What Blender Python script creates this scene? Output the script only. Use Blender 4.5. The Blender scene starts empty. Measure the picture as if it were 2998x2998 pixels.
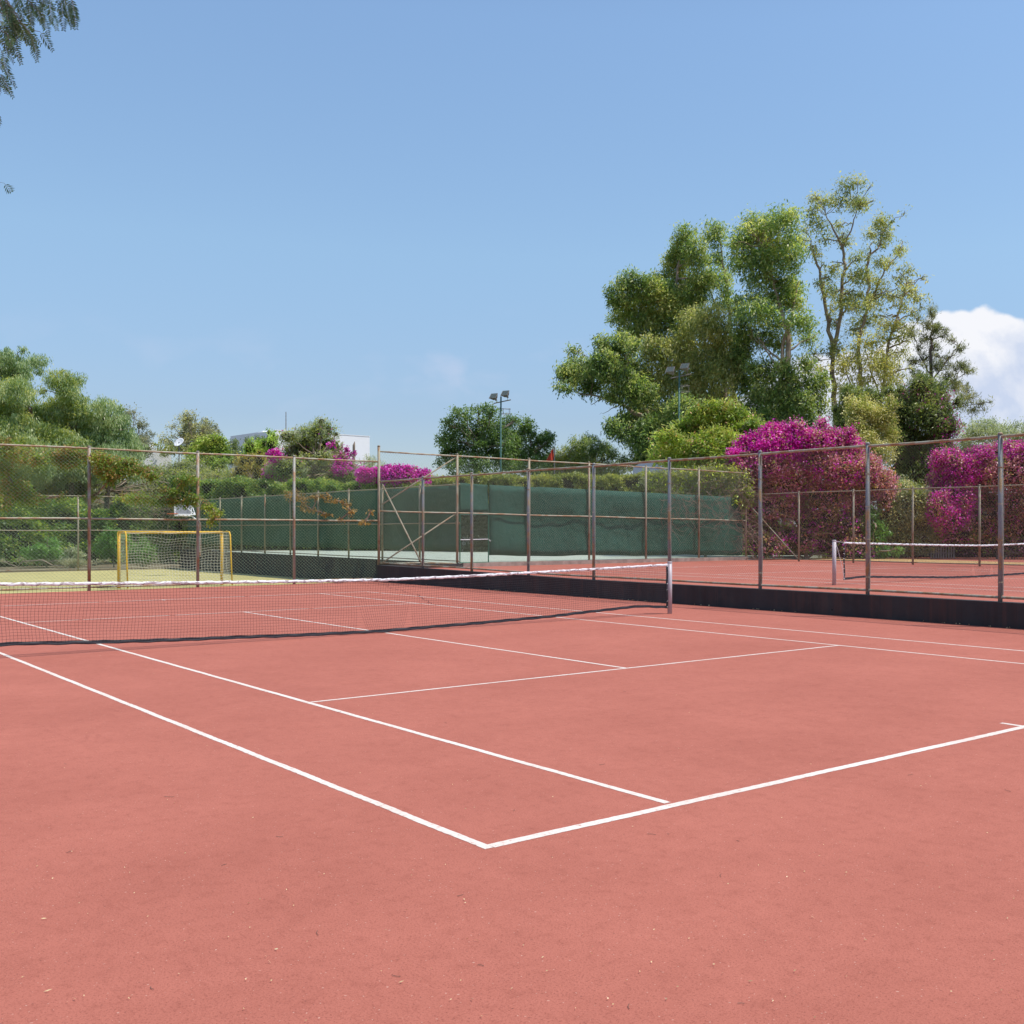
import bpy, math, random
import numpy as np
from mathutils import Vector, Matrix

# ------------------------------------------------------------------ camera, sky, sun, exposure
scene = bpy.context.scene
COL = scene.collection
CAM_H, F, U0, V0 = 1.7119, 2066.2, 1264.76, 1002.14      # photo scaled to 1932 px
YAW, TX, TY = -0.84314, -8.8984, 14.8019                 # court frame in the world
CA, SA = math.cos(YAW), math.sin(YAW)
cam = bpy.data.cameras.new('camera'); cam_o = bpy.data.objects.new('camera', cam); COL.objects.link(cam_o)
cam_o.location = (0, 0, CAM_H); cam_o.rotation_euler = (math.pi / 2, 0, 0)
cam.sensor_width = 36; cam.lens = 36 * 3206.3 / 2998
cam.shift_x = -(1962.65 - 1499) / 2998; cam.shift_y = (1555.12 - 1499) / 2998
cam.clip_start = 0.1; cam.clip_end = 6000
scene.camera = cam_o
SUN_EL = math.radians(65); SUN_AZ = math.atan2(0.978, -0.208)
w = bpy.data.worlds.new('World'); scene.world = w; w.use_nodes = True
nt = w.node_tree; N = nt.nodes; Lk = nt.links; N.clear()
def nd(t, **k):
    n = N.new(t)
    for a, b in k.items(): setattr(n, a, b)
    return n
def mth(op, a, b=None, c=None, clamp=False):
    n = N.new('ShaderNodeMath'); n.operation = op; n.use_clamp = clamp
    for i, x in enumerate((a, b, c)):
        if x is None: continue
        if isinstance(x, (int, float)): n.inputs[i].default_value = x
        else: Lk.new(x, n.inputs[i])
    return n.outputs[0]
sky = nd('ShaderNodeTexSky', sky_type='NISHITA', sun_disc=False, sun_elevation=SUN_EL, sun_rotation=SUN_AZ,
         altitude=0, air_density=1.0, dust_density=0.6, ozone_density=2.2)
tc = nd('ShaderNodeTexCoord'); sp = nd('ShaderNodeSeparateXYZ'); Lk.new(tc.outputs['Generated'], sp.inputs[0])
ysafe = mth('MAXIMUM', sp.outputs[1], 0.05)
px = mth('DIVIDE', sp.outputs[0], ysafe); pz = mth('DIVIDE', sp.outputs[2], ysafe)
cmb = nd('ShaderNodeCombineXYZ'); Lk.new(px, cmb.inputs[0]); Lk.new(pz, cmb.inputs[1])
no = nd('ShaderNodeTexNoise'); no.inputs['Scale'].default_value = 17; no.inputs['Detail'].default_value = 7; no.inputs['Roughness'].default_value = .56; Lk.new(cmb.outputs[0], no.inputs[0])
rp = nd('ShaderNodeValToRGB'); rp.color_ramp.interpolation = 'B_SPLINE'
els = rp.color_ramp.elements
pts = [(-.02, .045), (.05, .105), (.09, .165), (.14, .160), (.20, .178), (.24, .205), (.31, .207), (.35, .192), (.42, .150)]
while len(els) < len(pts): els.new(.5)
for e, (x, y) in zip(els, pts):
    e.position = (x + .02) / .44; e.color = (y / .3,) * 3 + (1,)
Lk.new(mth('DIVIDE', mth('ADD', px, .02), .44, clamp=True), rp.inputs[0])
sepc = nd('ShaderNodeSeparateColor'); Lk.new(rp.outputs[0], sepc.inputs[0])
top = mth('MULTIPLY', sepc.outputs[0], .3)
vo = nd('ShaderNodeTexVoronoi', feature='SMOOTH_F1'); vo.inputs['Scale'].default_value = 42; vo.inputs['Smoothness'].default_value = .5; vo.inputs['Randomness'].default_value = 1
vmx = nd('ShaderNodeVectorMath', operation='ADD'); vsc = nd('ShaderNodeVectorMath', operation='SCALE'); vsc.inputs['Scale'].default_value = .03
Lk.new(no.outputs[1], vsc.inputs[0]); Lk.new(cmb.outputs[0], vmx.inputs[0]); Lk.new(vsc.outputs[0], vmx.inputs[1]); Lk.new(vmx.outputs[0], vo.inputs[0])
billow = mth('MULTIPLY', mth('SUBTRACT', .32, vo.outputs[0]), .016)
edge = mth('ADD', mth('ADD', mth('SUBTRACT', top, pz), mth('MULTIPLY', mth('SUBTRACT', no.outputs[0], .5), .022)), billow)
cm = nd('ShaderNodeMapRange'); cm.interpolation_type = 'SMOOTHSTEP'; Lk.new(edge, cm.inputs[0]); cm.inputs[1].default_value = -.001; cm.inputs[2].default_value = .006
lowf = nd('ShaderNodeMapRange'); Lk.new(pz, lowf.inputs[0]); lowf.inputs[1].default_value = .02; lowf.inputs[2].default_value = .12; lowf.inputs[3].default_value = .55
leftf = nd('ShaderNodeMapRange'); Lk.new(px, leftf.inputs[0]); leftf.inputs[1].default_value = -.06; leftf.inputs[2].default_value = .12
cmask = mth('MULTIPLY', mth('MULTIPLY', cm.outputs[0], lowf.outputs[0]), leftf.outputs[0])
no2 = nd('ShaderNodeTexNoise'); no2.inputs['Scale'].default_value = 14; no2.inputs['Detail'].default_value = 5; no2.inputs['Roughness'].default_value = .55; no2.inputs['Distortion'].default_value = .3
mp = nd('ShaderNodeMapping'); mp.inputs['Location'].default_value = (3.1, .02, 0); Lk.new(cmb.outputs[0], mp.inputs[0]); Lk.new(mp.outputs[0], no2.inputs[0])
shade = nd('ShaderNodeMapRange'); Lk.new(mth('ADD', mth('ADD', no2.outputs[0], mth('MULTIPLY', billow, 7)), mth('MULTIPLY', mth('SUBTRACT', pz, .15), 1.8)), shade.inputs[0]); shade.inputs[1].default_value = .36; shade.inputs[2].default_value = .6
ccol = nd('ShaderNodeMix', data_type='RGBA'); Lk.new(shade.outputs[0], ccol.inputs[0])
ccol.inputs[6].default_value = (5.0, 5.7, 7.2, 1); ccol.inputs[7].default_value = (7.7, 7.8, 8.2, 1)
# thin wisps low in the sky
no3 = nd('ShaderNodeTexNoise'); no3.inputs['Scale'].default_value = 9; no3.inputs['Detail'].default_value = 6
mp3 = nd('ShaderNodeMapping'); mp3.inputs['Scale'].default_value = (1, 2.0, 1); mp3.inputs['Location'].default_value = (.4, .7, 0); Lk.new(cmb.outputs[0], mp3.inputs[0]); Lk.new(mp3.outputs[0], no3.inputs[0])
wr = nd('ShaderNodeMapRange'); Lk.new(no3.outputs[0], wr.inputs[0]); wr.inputs[1].default_value = .54; wr.inputs[2].default_value = .8
band = nd('ShaderNodeMapRange'); Lk.new(mth('ABSOLUTE', mth('SUBTRACT', pz, .14)), band.inputs[0]); band.inputs[1].default_value = .07; band.inputs[2].default_value = .0
wmask0 = mth('MULTIPLY', mth('MULTIPLY', wr.outputs[0], band.outputs[0]), .35)
dx_ = mth('DIVIDE', mth('ADD', px, .196), .040); dz_ = mth('DIVIDE', mth('SUBTRACT', pz, .146), .022)
rr_ = mth('SQRT', mth('ADD', mth('MULTIPLY', dx_, dx_), mth('MULTIPLY', dz_, dz_)))
pf_ = nd('ShaderNodeMapRange'); pf_.interpolation_type = 'SMOOTHSTEP'; Lk.new(mth('ADD', rr_, mth('MULTIPLY', mth('SUBTRACT', no2.outputs[0], .5), 3.2)), pf_.inputs[0]); pf_.inputs[1].default_value = 1.0; pf_.inputs[2].default_value = 0.0
wmask = mth('MAXIMUM', wmask0, mth('MULTIPLY', pf_.outputs[0], .36))
# sky tone by elevation: measured in view, unseen zenith kept bright as added fill
tint = nd('ShaderNodeMix', data_type='RGBA', blend_type='MULTIPLY'); tint.inputs[0].default_value = 1
skr = nd('ShaderNodeValToRGB'); se = skr.color_ramp.elements
for _ in range(3): se.new(.5)
for e, (x, c) in zip(se, [(.0, (.47, .475, .54)), (.10, (.505, .515, .575)), (.24, (.74, .765, .735)), (.42, (.86, .895, .87)), (.8, (.80, .82, .80))]):
    e.position = x; e.color = c + (1,)
Lk.new(sp.outputs[2], skr.inputs[0])
tsc = nd('ShaderNodeVectorMath', operation='SCALE'); Lk.new(skr.outputs[0], tsc.inputs[0]); tsc.inputs['Scale'].default_value = 1.85
Lk.new(tsc.outputs[0], tint.inputs[7])
Lk.new(sky.outputs[0], tint.inputs[6])
m1 = nd('ShaderNodeMix', data_type='RGBA'); Lk.new(wmask, m1.inputs[0]); Lk.new(tint.outputs[2], m1.inputs[6]); m1.inputs[7].default_value = (5.4, 5.8, 7.3, 1)
m2 = nd('ShaderNodeMix', data_type='RGBA'); Lk.new(cmask, m2.inputs[0]); Lk.new(m1.outputs[2], m2.inputs[6]); Lk.new(ccol.outputs[2], m2.inputs[7])
bg = nd('ShaderNodeBackground'); bg.inputs[1].default_value = 0.12; Lk.new(m2.outputs[2], bg.inputs[0])
wo = nd('ShaderNodeOutputWorld'); Lk.new(bg.outputs[0], wo.inputs[0])
sl = bpy.data.lights.new('sun', 'SUN'); sl.energy = 4.3; sl.angle = math.radians(.53); sl.color = (1, .955, .89)
so = bpy.data.objects.new('sun', sl); COL.objects.link(so)
sd = Vector((math.sin(SUN_AZ) * math.cos(SUN_EL), math.cos(SUN_AZ) * math.cos(SUN_EL), math.sin(SUN_EL)))
so.rotation_euler = sd.to_track_quat('Z', 'Y').to_euler(); so.location = sd * 60
scene.view_settings.view_transform = 'Standard'; scene.view_settings.look = 'None'
scene.view_settings.exposure = 0.0; scene.view_settings.gamma = 1
scene.render.engine = 'CYCLES'
scene.cycles.max_bounces = 6; scene.cycles.transparent_max_bounces = 8

# ------------------------------------------------------------------ helpers
def W(x, y, z=0.0):
    return Vector((CA * x - SA * y + TX, SA * x + CA * y + TY, z))
def at(u, v, d):                                          # a point seen at (u, v) at depth d
    return np.array([(u - U0) / F * d, d, CAM_H - (v - V0) / F * d])
def ground(u, v, z=0.0):                                  # court coordinates of a floor point
    Y = (CAM_H - z) * F / (v - V0); X = (u - U0) / F * Y
    dx, dy = X - TX, Y - TY
    return CA * dx + SA * dy, -SA * dx + CA * dy

def tag(o, label=None, cat=None, group=None, kind=None):
    if label: o['label'] = label
    if cat: o['category'] = cat
    if group: o['group'] = group
    if kind: o['kind'] = kind
    return o
def empty(name, loc=(0, 0, 0), rz=0.0):
    o = bpy.data.objects.new(name, None); COL.objects.link(o)
    o.location = loc; o.rotation_euler = (0, 0, rz); o.empty_display_size = .2
    return o
def dup_tree(o, parent=None):
    c = o.copy(); COL.objects.link(c)
    if parent: c.parent = parent
    for ch in [k for k in list(bpy.data.objects) if k.parent == o]:
        dup_tree(ch, c)
    return c

class MB:
    def __init__(s): s.v = []; s.f = []; s.sm = False
    def box(s, a, b):
        (x0, y0, z0), (x1, y1, z1) = a, b; n = len(s.v)
        s.v += [(x0, y0, z0), (x1, y0, z0), (x1, y1, z0), (x0, y1, z0), (x0, y0, z1), (x1, y0, z1), (x1, y1, z1), (x0, y1, z1)]
        s.f += [(n, n + 3, n + 2, n + 1), (n + 4, n + 5, n + 6, n + 7), (n, n + 1, n + 5, n + 4), (n + 1, n + 2, n + 6, n + 5), (n + 2, n + 3, n + 7, n + 6), (n + 3, n, n + 4, n + 7)]
        return s
    def tube(s, pts, r, n=8, caps=True):
        pts = [Vector(p) for p in pts]
        rs = r if isinstance(r, (list, tuple)) else [r] * len(pts)
        rings = []
        up = None
        for i, p in enumerate(pts):
            d = (pts[min(i + 1, len(pts) - 1)] - pts[max(i - 1, 0)])
            d = d.normalized() if d.length > 1e-9 else Vector((0, 0, 1))
            if up is None:
                up = Vector((0, 0, 1)) if abs(d.z) < .9 else Vector((1, 0, 0))
            a = d.cross(up); a = a.normalized() if a.length > 1e-6 else d.orthogonal().normalized()
            b = d.cross(a).normalized(); up = -b if False else up
            k = len(s.v); rings.append(k)
            for j in range(n):
                t = 2 * math.pi * j / n
                s.v.append(tuple(p + (a * math.cos(t) + b * math.sin(t)) * rs[i]))
        for q in range(len(rings) - 1):
            a0, b0 = rings[q], rings[q + 1]
            for j in range(n):
                j2 = (j + 1) % n
                s.f.append((a0 + j, a0 + j2, b0 + j2, b0 + j))
        if caps and n > 3:
            s.f.append(tuple(rings[0] + j for j in range(n))[::-1]); s.f.append(tuple(rings[-1] + j for j in range(n)))
        return s
    def quad(s, a, b, c, d):
        n = len(s.v); s.v += [tuple(a), tuple(b), tuple(c), tuple(d)]; s.f.append((n, n + 1, n + 2, n + 3)); return s
    def grid(s, nx, ny, fn):
        n = len(s.v)
        for j in range(ny + 1):
            for i in range(nx + 1): s.v.append(tuple(fn(i / nx, j / ny)))
        for j in range(ny):
            for i in range(nx):
                a = n + j * (nx + 1) + i; s.f.append((a, a + 1, a + nx + 2, a + nx + 1))
        return s
    def build(s, name, mat, parent=None, loc=None, rz=None, smooth=False):
        me = bpy.data.meshes.new(name); me.from_pydata(s.v, [], s.f); me.materials.append(mat)
        if smooth: me.polygons.foreach_set('use_smooth', [True] * len(me.polygons))
        me.update()
        o = bpy.data.objects.new(name, me); COL.objects.link(o)
        if parent: o.parent = parent
        if loc is not None: o.location = loc
        if rz is not None: o.rotation_euler = (0, 0, rz)
        return o
def np_mesh(name, quads, mat, parent=None, loc=None):
    """quads: (N,4,3) array"""
    n = len(quads); me = bpy.data.meshes.new(name)
    me.vertices.add(n * 4); me.vertices.foreach_set('co', quads.reshape(-1).astype(np.float32))
    me.loops.add(n * 4); me.loops.foreach_set('vertex_index', np.arange(n * 4, dtype=np.int32))
    me.polygons.add(n); me.polygons.foreach_set('loop_start', np.arange(n, dtype=np.int32) * 4)
    me.polygons.foreach_set('loop_total', np.full(n, 4, dtype=np.int32))
    me.materials.append(mat); me.update(calc_edges=True)
    o = bpy.data.objects.new(name, me); COL.objects.link(o)
    if parent: o.parent = parent
    if loc is not None: o.location = loc
    return o

# ------------------------------------------------------------------ materials
def newmat(name):
    m = bpy.data.materials.new(name); m.use_nodes = True; t = m.node_tree
    b = t.nodes['Principled BSDF']; return m, t, b
def noise(t, scale, detail=4, rough=.55, coord='Object', stretch=None, dist=0):
    n = t.nodes.new('ShaderNodeTexNoise'); n.inputs['Scale'].default_value = scale; n.inputs['Detail'].default_value = detail
    n.inputs['Roughness'].default_value = rough; n.inputs['Distortion'].default_value = dist
    c = t.nodes.new('ShaderNodeTexCoord'); src = c.outputs[coord]
    if stretch:
        m = t.nodes.new('ShaderNodeMapping'); m.inputs['Scale'].default_value = stretch; t.links.new(src, m.inputs[0]); src = m.outputs[0]
    t.links.new(src, n.inputs[0]); return n.outputs[0]
def ramp(t, fac, stops):
    r = t.nodes.new('ShaderNodeValToRGB'); e = r.color_ramp.elements
    while len(e) < len(stops): e.new(.5)
    for q, (p, c) in zip(e, stops):
        q.position = p; q.color = (c[0], c[1], c[2], 1) if len(c) == 3 else c
    t.links.new(fac, r.inputs[0]); return r.outputs[0]
def mixc(t, fac, a, b, mode='MIX'):
    m = t.nodes.new('ShaderNodeMix'); m.data_type = 'RGBA'; m.blend_type = mode
    for i, x in ((0, fac), (6, a), (7, b)):
        if isinstance(x, (int, float)): m.inputs[i].default_value = x
        elif isinstance(x, tuple): m.inputs[i].default_value = x + (1,) if len(x) == 3 else x
        else: t.links.new(x, m.inputs[i])
    return m.outputs[2]
def bump(t, b, h, strength=.3, dist=.01):
    n = t.nodes.new('ShaderNodeBump'); n.inputs['Strength'].default_value = strength; n.inputs['Distance'].default_value = dist
    t.links.new(h, n.inputs['Height']); t.links.new(n.outputs[0], b.inputs['Normal'])
def simple(name, c, rough=.7, var=.25, scale=6, metal=0, bumpy=0, spec=.3):
    m, t, b = newmat(name)
    f = noise(t, scale, 5)
    lo = tuple(x * (1 - var) for x in c); hi = tuple(min(1, x * (1 + var)) for x in c)
    t.links.new(ramp(t, f, [(.3, lo), (.7, hi)]), b.inputs['Base Color'])
    b.inputs['Roughness'].default_value = rough; b.inputs['Metallic'].default_value = metal
    b.inputs['Specular IOR Level'].default_value = spec
    if bumpy: bump(t, b, noise(t, scale * 6, 4), bumpy, .005)
    return m
def court_mat(name, base, k=1.0):
    m, t, b = newmat(name)
    c = tuple(x * k for x in base)
    d = tuple(x * .84 for x in c); l = (min(1, c[0] * 1.08), c[1] * 1.15, c[2] * 1.17)
    big = ramp(t, noise(t, .42, 8, .68), [(.32, d), (.68, l)])
    sc_a = ramp(t, noise(t, 1.7, 6, .72, stretch=(.35, 2.6, 1), dist=1.2), [(.60, (0, 0, 0)), (.70, (1, 1, 1))])
    sc_b = ramp(t, noise(t, .25, 3, .6), [(.50, (0, 0, 0)), (.62, (1, 1, 1))])
    st = mixc(t, 1.0, sc_a, sc_b, 'MULTIPLY')
    c1 = mixc(t, .38, big, ramp(t, noise(t, 3.1, 5, .7), [(.3, d), (.7, l)]))
    c2 = mixc(t, mixf(t, st, .34), c1, (c[0] * .66, c[1] * .6, c[2] * .62))
    g = ramp(t, noise(t, 95, 3, .75), [(.28, (.52, .46, .46)), (.47, (.97, .95, .95)), (.62, (1.0, 1.0, 1.0)), (.76, (1.0, 1.0, 1.0))])
    c3 = mixc(t, 1.0, c2, g, 'MULTIPLY')
    sp1 = ramp(t, noise(t, 60, 1, .5), [(.735, (0, 0, 0)), (.76, (1, 1, 1))])
    c4 = mixc(t, mixf(t, sp1, .55), c3, (.72, .48, .38))
    sp2 = ramp(t, noise(t, 41, 1, .5, stretch=(1, 1.7, 1)), [(.25, (1, 1, 1)), (.275, (0, 0, 0))])
    c5 = mixc(t, mixf(t, sp2, .5), c4, (.15, .055, .045))
    md_ = ramp(t, noise(t, 11, 6, .8), [(.33, (.86, .83, .82)), (.5, (1, 1, 1)), (.68, (1.0, 1.0, 1.0))])
    c5 = mixc(t, 1.0, c5, md_, 'MULTIPLY')
    t.links.new(c5, b.inputs['Base Color'])
    b.inputs['Roughness'].default_value = .92; b.inputs['Specular IOR Level'].default_value = .18
    bump(t, b, noise(t, 120, 4, .75), .55, .006)
    return m
def mixf(t, a, k):
    n = t.nodes.new('ShaderNodeMath'); n.operation = 'MULTIPLY'; t.links.new(a, n.inputs[0]); n.inputs[1].default_value = k
    return n.outputs[0]
COURT = court_mat('court_acrylic', (.450, .144, .100))
def line_mat():
    m, t, b = newmat('line_paint')
    f = ramp(t, noise(t, 26, 6, .75), [(.33, (.52, .26, .20)), (.43, (.70, .63, .56)), (.60, (.76, .71, .645))])
    wv = ramp(t, noise(t, .8, 4, .6), [(.35, (1, 1, 1)), (.75, (.92, .78, .73))])
    t.links.new(mixc(t, 1.0, f, wv, 'MULTIPLY'), b.inputs['Base Color']); b.inputs['Roughness'].default_value = .8
    return m
LINE = line_mat()
def rusty(name, paint, rust=(.27, .105, .045), cut=.5, scale=5, st=(1, 1, .35)):
    m, t, b = newmat(name)
    f = noise(t, scale, 7, .7, coord='Object', stretch=st)
    g = noise(t, 40, 4, .7)
    pc = ramp(t, g, [(.3, tuple(x * .75 for x in paint)), (.7, tuple(min(1, x * 1.25) for x in paint))])
    rc = ramp(t, g, [(.3, tuple(x * .55 for x in rust)), (.7, tuple(x * 1.3 for x in rust))])
    k = ramp(t, f, [(cut - .06, (0, 0, 0)), (cut + .06, (1, 1, 1))])
    t.links.new(mixc(t, k, pc, rc), b.inputs['Base Color'])
    b.inputs['Roughness'].default_value = .62; b.inputs['Metallic'].default_value = .15
    bump(t, b, g, .3, .002)
    return m
POST = rusty('post_paint', (.22, .24, .25), (.38, .26, .13), cut=.54)
RAIL = rusty('rail_rust', (.38, .37, .28), (.33, .20, .10), cut=.50, st=(.35, .35, .35))
POST_L = rusty('green_post_paint', (.31, .31, .27), (.31, .175, .09), cut=.53)
PALEPOST = rusty('pale_post', (.30, .27, .19), (.26, .13, .06), cut=.56)
WIRE = simple('galvanised_wire', (.32, .33, .27), .5, .25, 30, metal=.25, spec=.4)
WIRE_G = simple('green_wire', (.27, .36, .22), .5, .3, 20, spec=.4)
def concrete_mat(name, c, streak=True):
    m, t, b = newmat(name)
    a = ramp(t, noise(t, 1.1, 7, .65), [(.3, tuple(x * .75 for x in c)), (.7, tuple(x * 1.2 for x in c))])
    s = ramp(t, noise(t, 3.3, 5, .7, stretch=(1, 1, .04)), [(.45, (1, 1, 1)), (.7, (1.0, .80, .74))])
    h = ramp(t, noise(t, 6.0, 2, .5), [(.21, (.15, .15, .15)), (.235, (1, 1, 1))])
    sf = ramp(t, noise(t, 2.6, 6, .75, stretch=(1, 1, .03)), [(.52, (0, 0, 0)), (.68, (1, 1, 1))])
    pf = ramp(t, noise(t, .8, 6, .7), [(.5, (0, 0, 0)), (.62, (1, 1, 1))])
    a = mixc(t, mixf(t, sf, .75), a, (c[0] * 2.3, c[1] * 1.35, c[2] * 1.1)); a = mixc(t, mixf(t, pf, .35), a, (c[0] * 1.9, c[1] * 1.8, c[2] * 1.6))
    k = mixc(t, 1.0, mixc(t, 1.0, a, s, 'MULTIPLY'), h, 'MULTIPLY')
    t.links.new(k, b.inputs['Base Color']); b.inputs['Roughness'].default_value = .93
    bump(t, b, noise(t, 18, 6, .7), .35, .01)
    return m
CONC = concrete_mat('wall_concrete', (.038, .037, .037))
KERB = simple('kerb_concrete', (.33, .25, .21), .9, .3, 4, bumpy=.3)
TERR = simple('terrace_paint', (.40, .45, .37), .85, .08, 1.2)
PITCH = simple('pitch_turf', (.43, .385, .165), .95, .12, .8, bumpy=.4, spec=.1)
SOIL = simple('soil', (.15, .12, .075), .95, .35, 1.5, bumpy=.5)
WHITE = simple('white_paint', (.80, .80, .80), .5, .05, 3)
WALLW = simple('white_render', (.88, .87, .86), .8, .03, .6)
GREYR = simple('grey_roof', (.50, .54, .60), .7, .06, .8)
YEL = rusty('yellow_paint', (.70, .41, .03), (.40, .20, .05), cut=.64, scale=3)
BLACKF = simple('black_webbing', (.022, .02, .026), .55, .4, 12, spec=.35)
CORD = simple('net_cord', (.02, .018, .022), .6, .2, 20)
NETW = simple('goal_net_cord', (.58, .55, .45), .8, .15, 10)
NPOST = simple('net_post_enamel', (.46, .41, .43), .45, .10, 5, spec=.5)
SCREEN = None
def screen_mat():
    m, t, b = newmat('windscreen_fabric')
    a = ramp(t, noise(t, .7, 5, .6), [(.3, (.012, .060, .040)), (.7, (.023, .092, .066))])
    f = ramp(t, noise(t, .35, 4, .6, stretch=(1, 1, 3)), [(.56, (1, 1, 1)), (.68, (.62, .66, .62))])
    t.links.new(mixc(t, 1.0, a, f, 'MULTIPLY'), b.inputs['Base Color']); b.inputs['Roughness'].default_value = .75
    b.inputs['Specular IOR Level'].default_value = .3
    bump(t, b, noise(t, 2.2, 4, .55), .6, .12)
    return m
SCREEN = screen_mat()
def tape_mat():
    m, t, b = newmat('tape_vinyl')
    f = noise(t, 7, 3, .6, stretch=(1, 1, 2.2), dist=1.2)
    c = ramp(t, f, [(.42, (.80, .79, .80)), (.52, (.76, .74, .75)), (.57, (.42, .35, .36)), (.66, (.36, .29, .30)), (.71, (.75, .73, .74))])
    t.links.new(c, b.inputs['Base Color']); b.inputs['Roughness'].default_value = .45
    bump(t, b, f, .8, .02); return m
TAPE = tape_mat()
def leaf_mat(name, cols, trans=.5, rough=.42):
    cols = [tuple(min(.85, x * 1.6) for x in q) for q in cols] if len(cols) == 3 else cols
    """cols: list of 3 colours, chosen leaf by leaf and clump by clump"""
    m = bpy.data.materials.new(name); m.use_nodes = True; t = m.node_tree; t.nodes.clear()
    g = t.nodes.new('ShaderNodeNewGeometry'); tcx = t.nodes.new('ShaderNodeTexCoord')
    n = t.nodes.new('ShaderNodeTexNoise'); n.inputs['Scale'].default_value = .55; n.inputs['Detail'].default_value = 3
    t.links.new(tcx.outputs['Object'], n.inputs[0])
    a = t.nodes.new('ShaderNodeMath'); a.operation = 'MULTIPLY_ADD'; t.links.new(g.outputs['Random Per Island'], a.inputs[0]); a.inputs[1].default_value = .55
    n2 = t.nodes.new('ShaderNodeMapRange'); t.links.new(n.outputs[0], n2.inputs[0]); n2.inputs[1].default_value = .3; n2.inputs[2].default_value = .7; n2.inputs[4].default_value = .45
    t.links.new(n2.outputs[0], a.inputs[2])
    k = len(cols)
    c = ramp(t, a.outputs[0], [((i + .3) / (k - .3), q) for i, q in enumerate(cols)])
    p = t.nodes.new('ShaderNodeBsdfPrincipled'); t.links.new(c, p.inputs['Base Color']); p.inputs['Roughness'].default_value = rough
    p.inputs['Specular IOR Level'].default_value = .5
    tr = t.nodes.new('ShaderNodeBsdfTranslucent')
    hs = mixc(t, 1.0, c, (1.25, 1.3, .7), 'MULTIPLY'); t.links.new(hs, tr.inputs[0])
    mx = t.nodes.new('ShaderNodeMixShader'); mx.inputs[0].default_value = trans
    t.links.new(p.outputs[0], mx.inputs[1]); t.links.new(tr.outputs[0], mx.inputs[2])
    o = t.nodes.new('ShaderNodeOutputMaterial'); t.links.new(mx.outputs[0], o.inputs[0]); return m
BARK = simple('eucalyptus_bark', (.30, .23, .17), .85, .35, 1.5)
BARKD = simple('dark_bark', (.12, .09, .07), .9, .3, 2)
TWIG = simple('dry_twig', (.26, .19, .14), .9, .3, 6)
L_EUC = leaf_mat('eucalyptus_leaf', [(0.076, 0.118, 0.040), (0.231, 0.256, 0.090), (0.472, 0.425, 0.178)])
L_EUCB = leaf_mat('eucalyptus_leaf_olive', [(0.115, 0.139, 0.048), (0.288, 0.287, 0.110), (0.557, 0.465, 0.221)])
L_EUCG = leaf_mat('eucalyptus_leaf_green', [(0.062, 0.118, 0.036), (0.186, 0.256, 0.074), (0.470, 0.443, 0.182)])
L_DARK = leaf_mat('dark_leaf', [(0.041, 0.067, 0.027), (0.092, 0.132, 0.045), (0.205, 0.230, 0.092)])
L_PINE = leaf_mat('casuarina_leaf', [(0.053, 0.067, 0.032), (0.132, 0.147, 0.065), (0.299, 0.264, 0.122)])
L_BL = leaf_mat('broad_leaf', [(0.046, 0.086, 0.023), (0.102, 0.161, 0.046), (0.192, 0.253, 0.092)])
L_CYP = leaf_mat('cypress_leaf', [(0.038, 0.064, 0.020), (0.106, 0.138, 0.046), (0.250, 0.265, 0.086)])
L_BRI = leaf_mat('bright_leaf', [(0.080, 0.157, 0.022), (0.213, 0.315, 0.043), (0.441, 0.499, 0.122)], .4)
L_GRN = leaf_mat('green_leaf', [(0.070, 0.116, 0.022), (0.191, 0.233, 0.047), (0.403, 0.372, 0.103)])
L_PEP = leaf_mat('pepper_leaf', [(0.083, 0.137, 0.055), (0.210, 0.281, 0.128), (0.441, 0.444, 0.266)])
L_OLI = leaf_mat('olive_leaf', [(0.102, 0.135, 0.079), (0.235, 0.261, 0.165), (0.422, 0.419, 0.313)])
L_GREY = leaf_mat('grey_leaf', [(0.088, 0.099, 0.064), (0.184, 0.190, 0.120), (0.324, 0.304, 0.208)])
L_YEL = leaf_mat('yellow_leaf', [(0.128, 0.128, 0.025), (0.289, 0.246, 0.051), (0.468, 0.357, 0.111)])
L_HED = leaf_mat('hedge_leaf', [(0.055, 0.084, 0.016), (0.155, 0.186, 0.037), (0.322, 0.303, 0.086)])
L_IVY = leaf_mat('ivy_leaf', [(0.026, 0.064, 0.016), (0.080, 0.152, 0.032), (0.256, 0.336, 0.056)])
L_FERN = leaf_mat('fern_leaf', [(0.035, 0.099, 0.015), (0.084, 0.188, 0.030), (0.169, 0.288, 0.060)], .4)
L_CLB = leaf_mat('climber_leaf', [(0.043, 0.098, 0.015), (0.116, 0.180, 0.026), (0.245, 0.271, 0.039)])
L_TIP = leaf_mat('climber_tip', [(.09, .060, .016), (.21, .13, .04), (.32, .21, .075)])
L_MAG = leaf_mat('magenta_bract', [(.17, .006, .125), (.40, .014, .30), (.60, .045, .44)], .4)
L_DUS = leaf_mat('dusty_bract', [(.16, .055, .085), (.34, .135, .175), (.50, .25, .26)], .3)
L_TAN = leaf_mat('dry_bract', [(.16, .09, .04), (.38, .20, .10), (.60, .34, .18)], .3)
L_CREAM = leaf_mat('cream_blossom', [(0.212, 0.196, 0.051), (0.408, 0.357, 0.136), (0.595, 0.493, 0.255)], .3)
L_LIME = leaf_mat('lime_leaf', [(0.154, 0.218, 0.013), (0.333, 0.410, 0.026), (0.538, 0.563, 0.064)], .4)
CORE = simple('shade_core', (.034, .026, .018), .95, .4, 1.5)  # dark colour paints shade into the gaps between leaves

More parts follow.
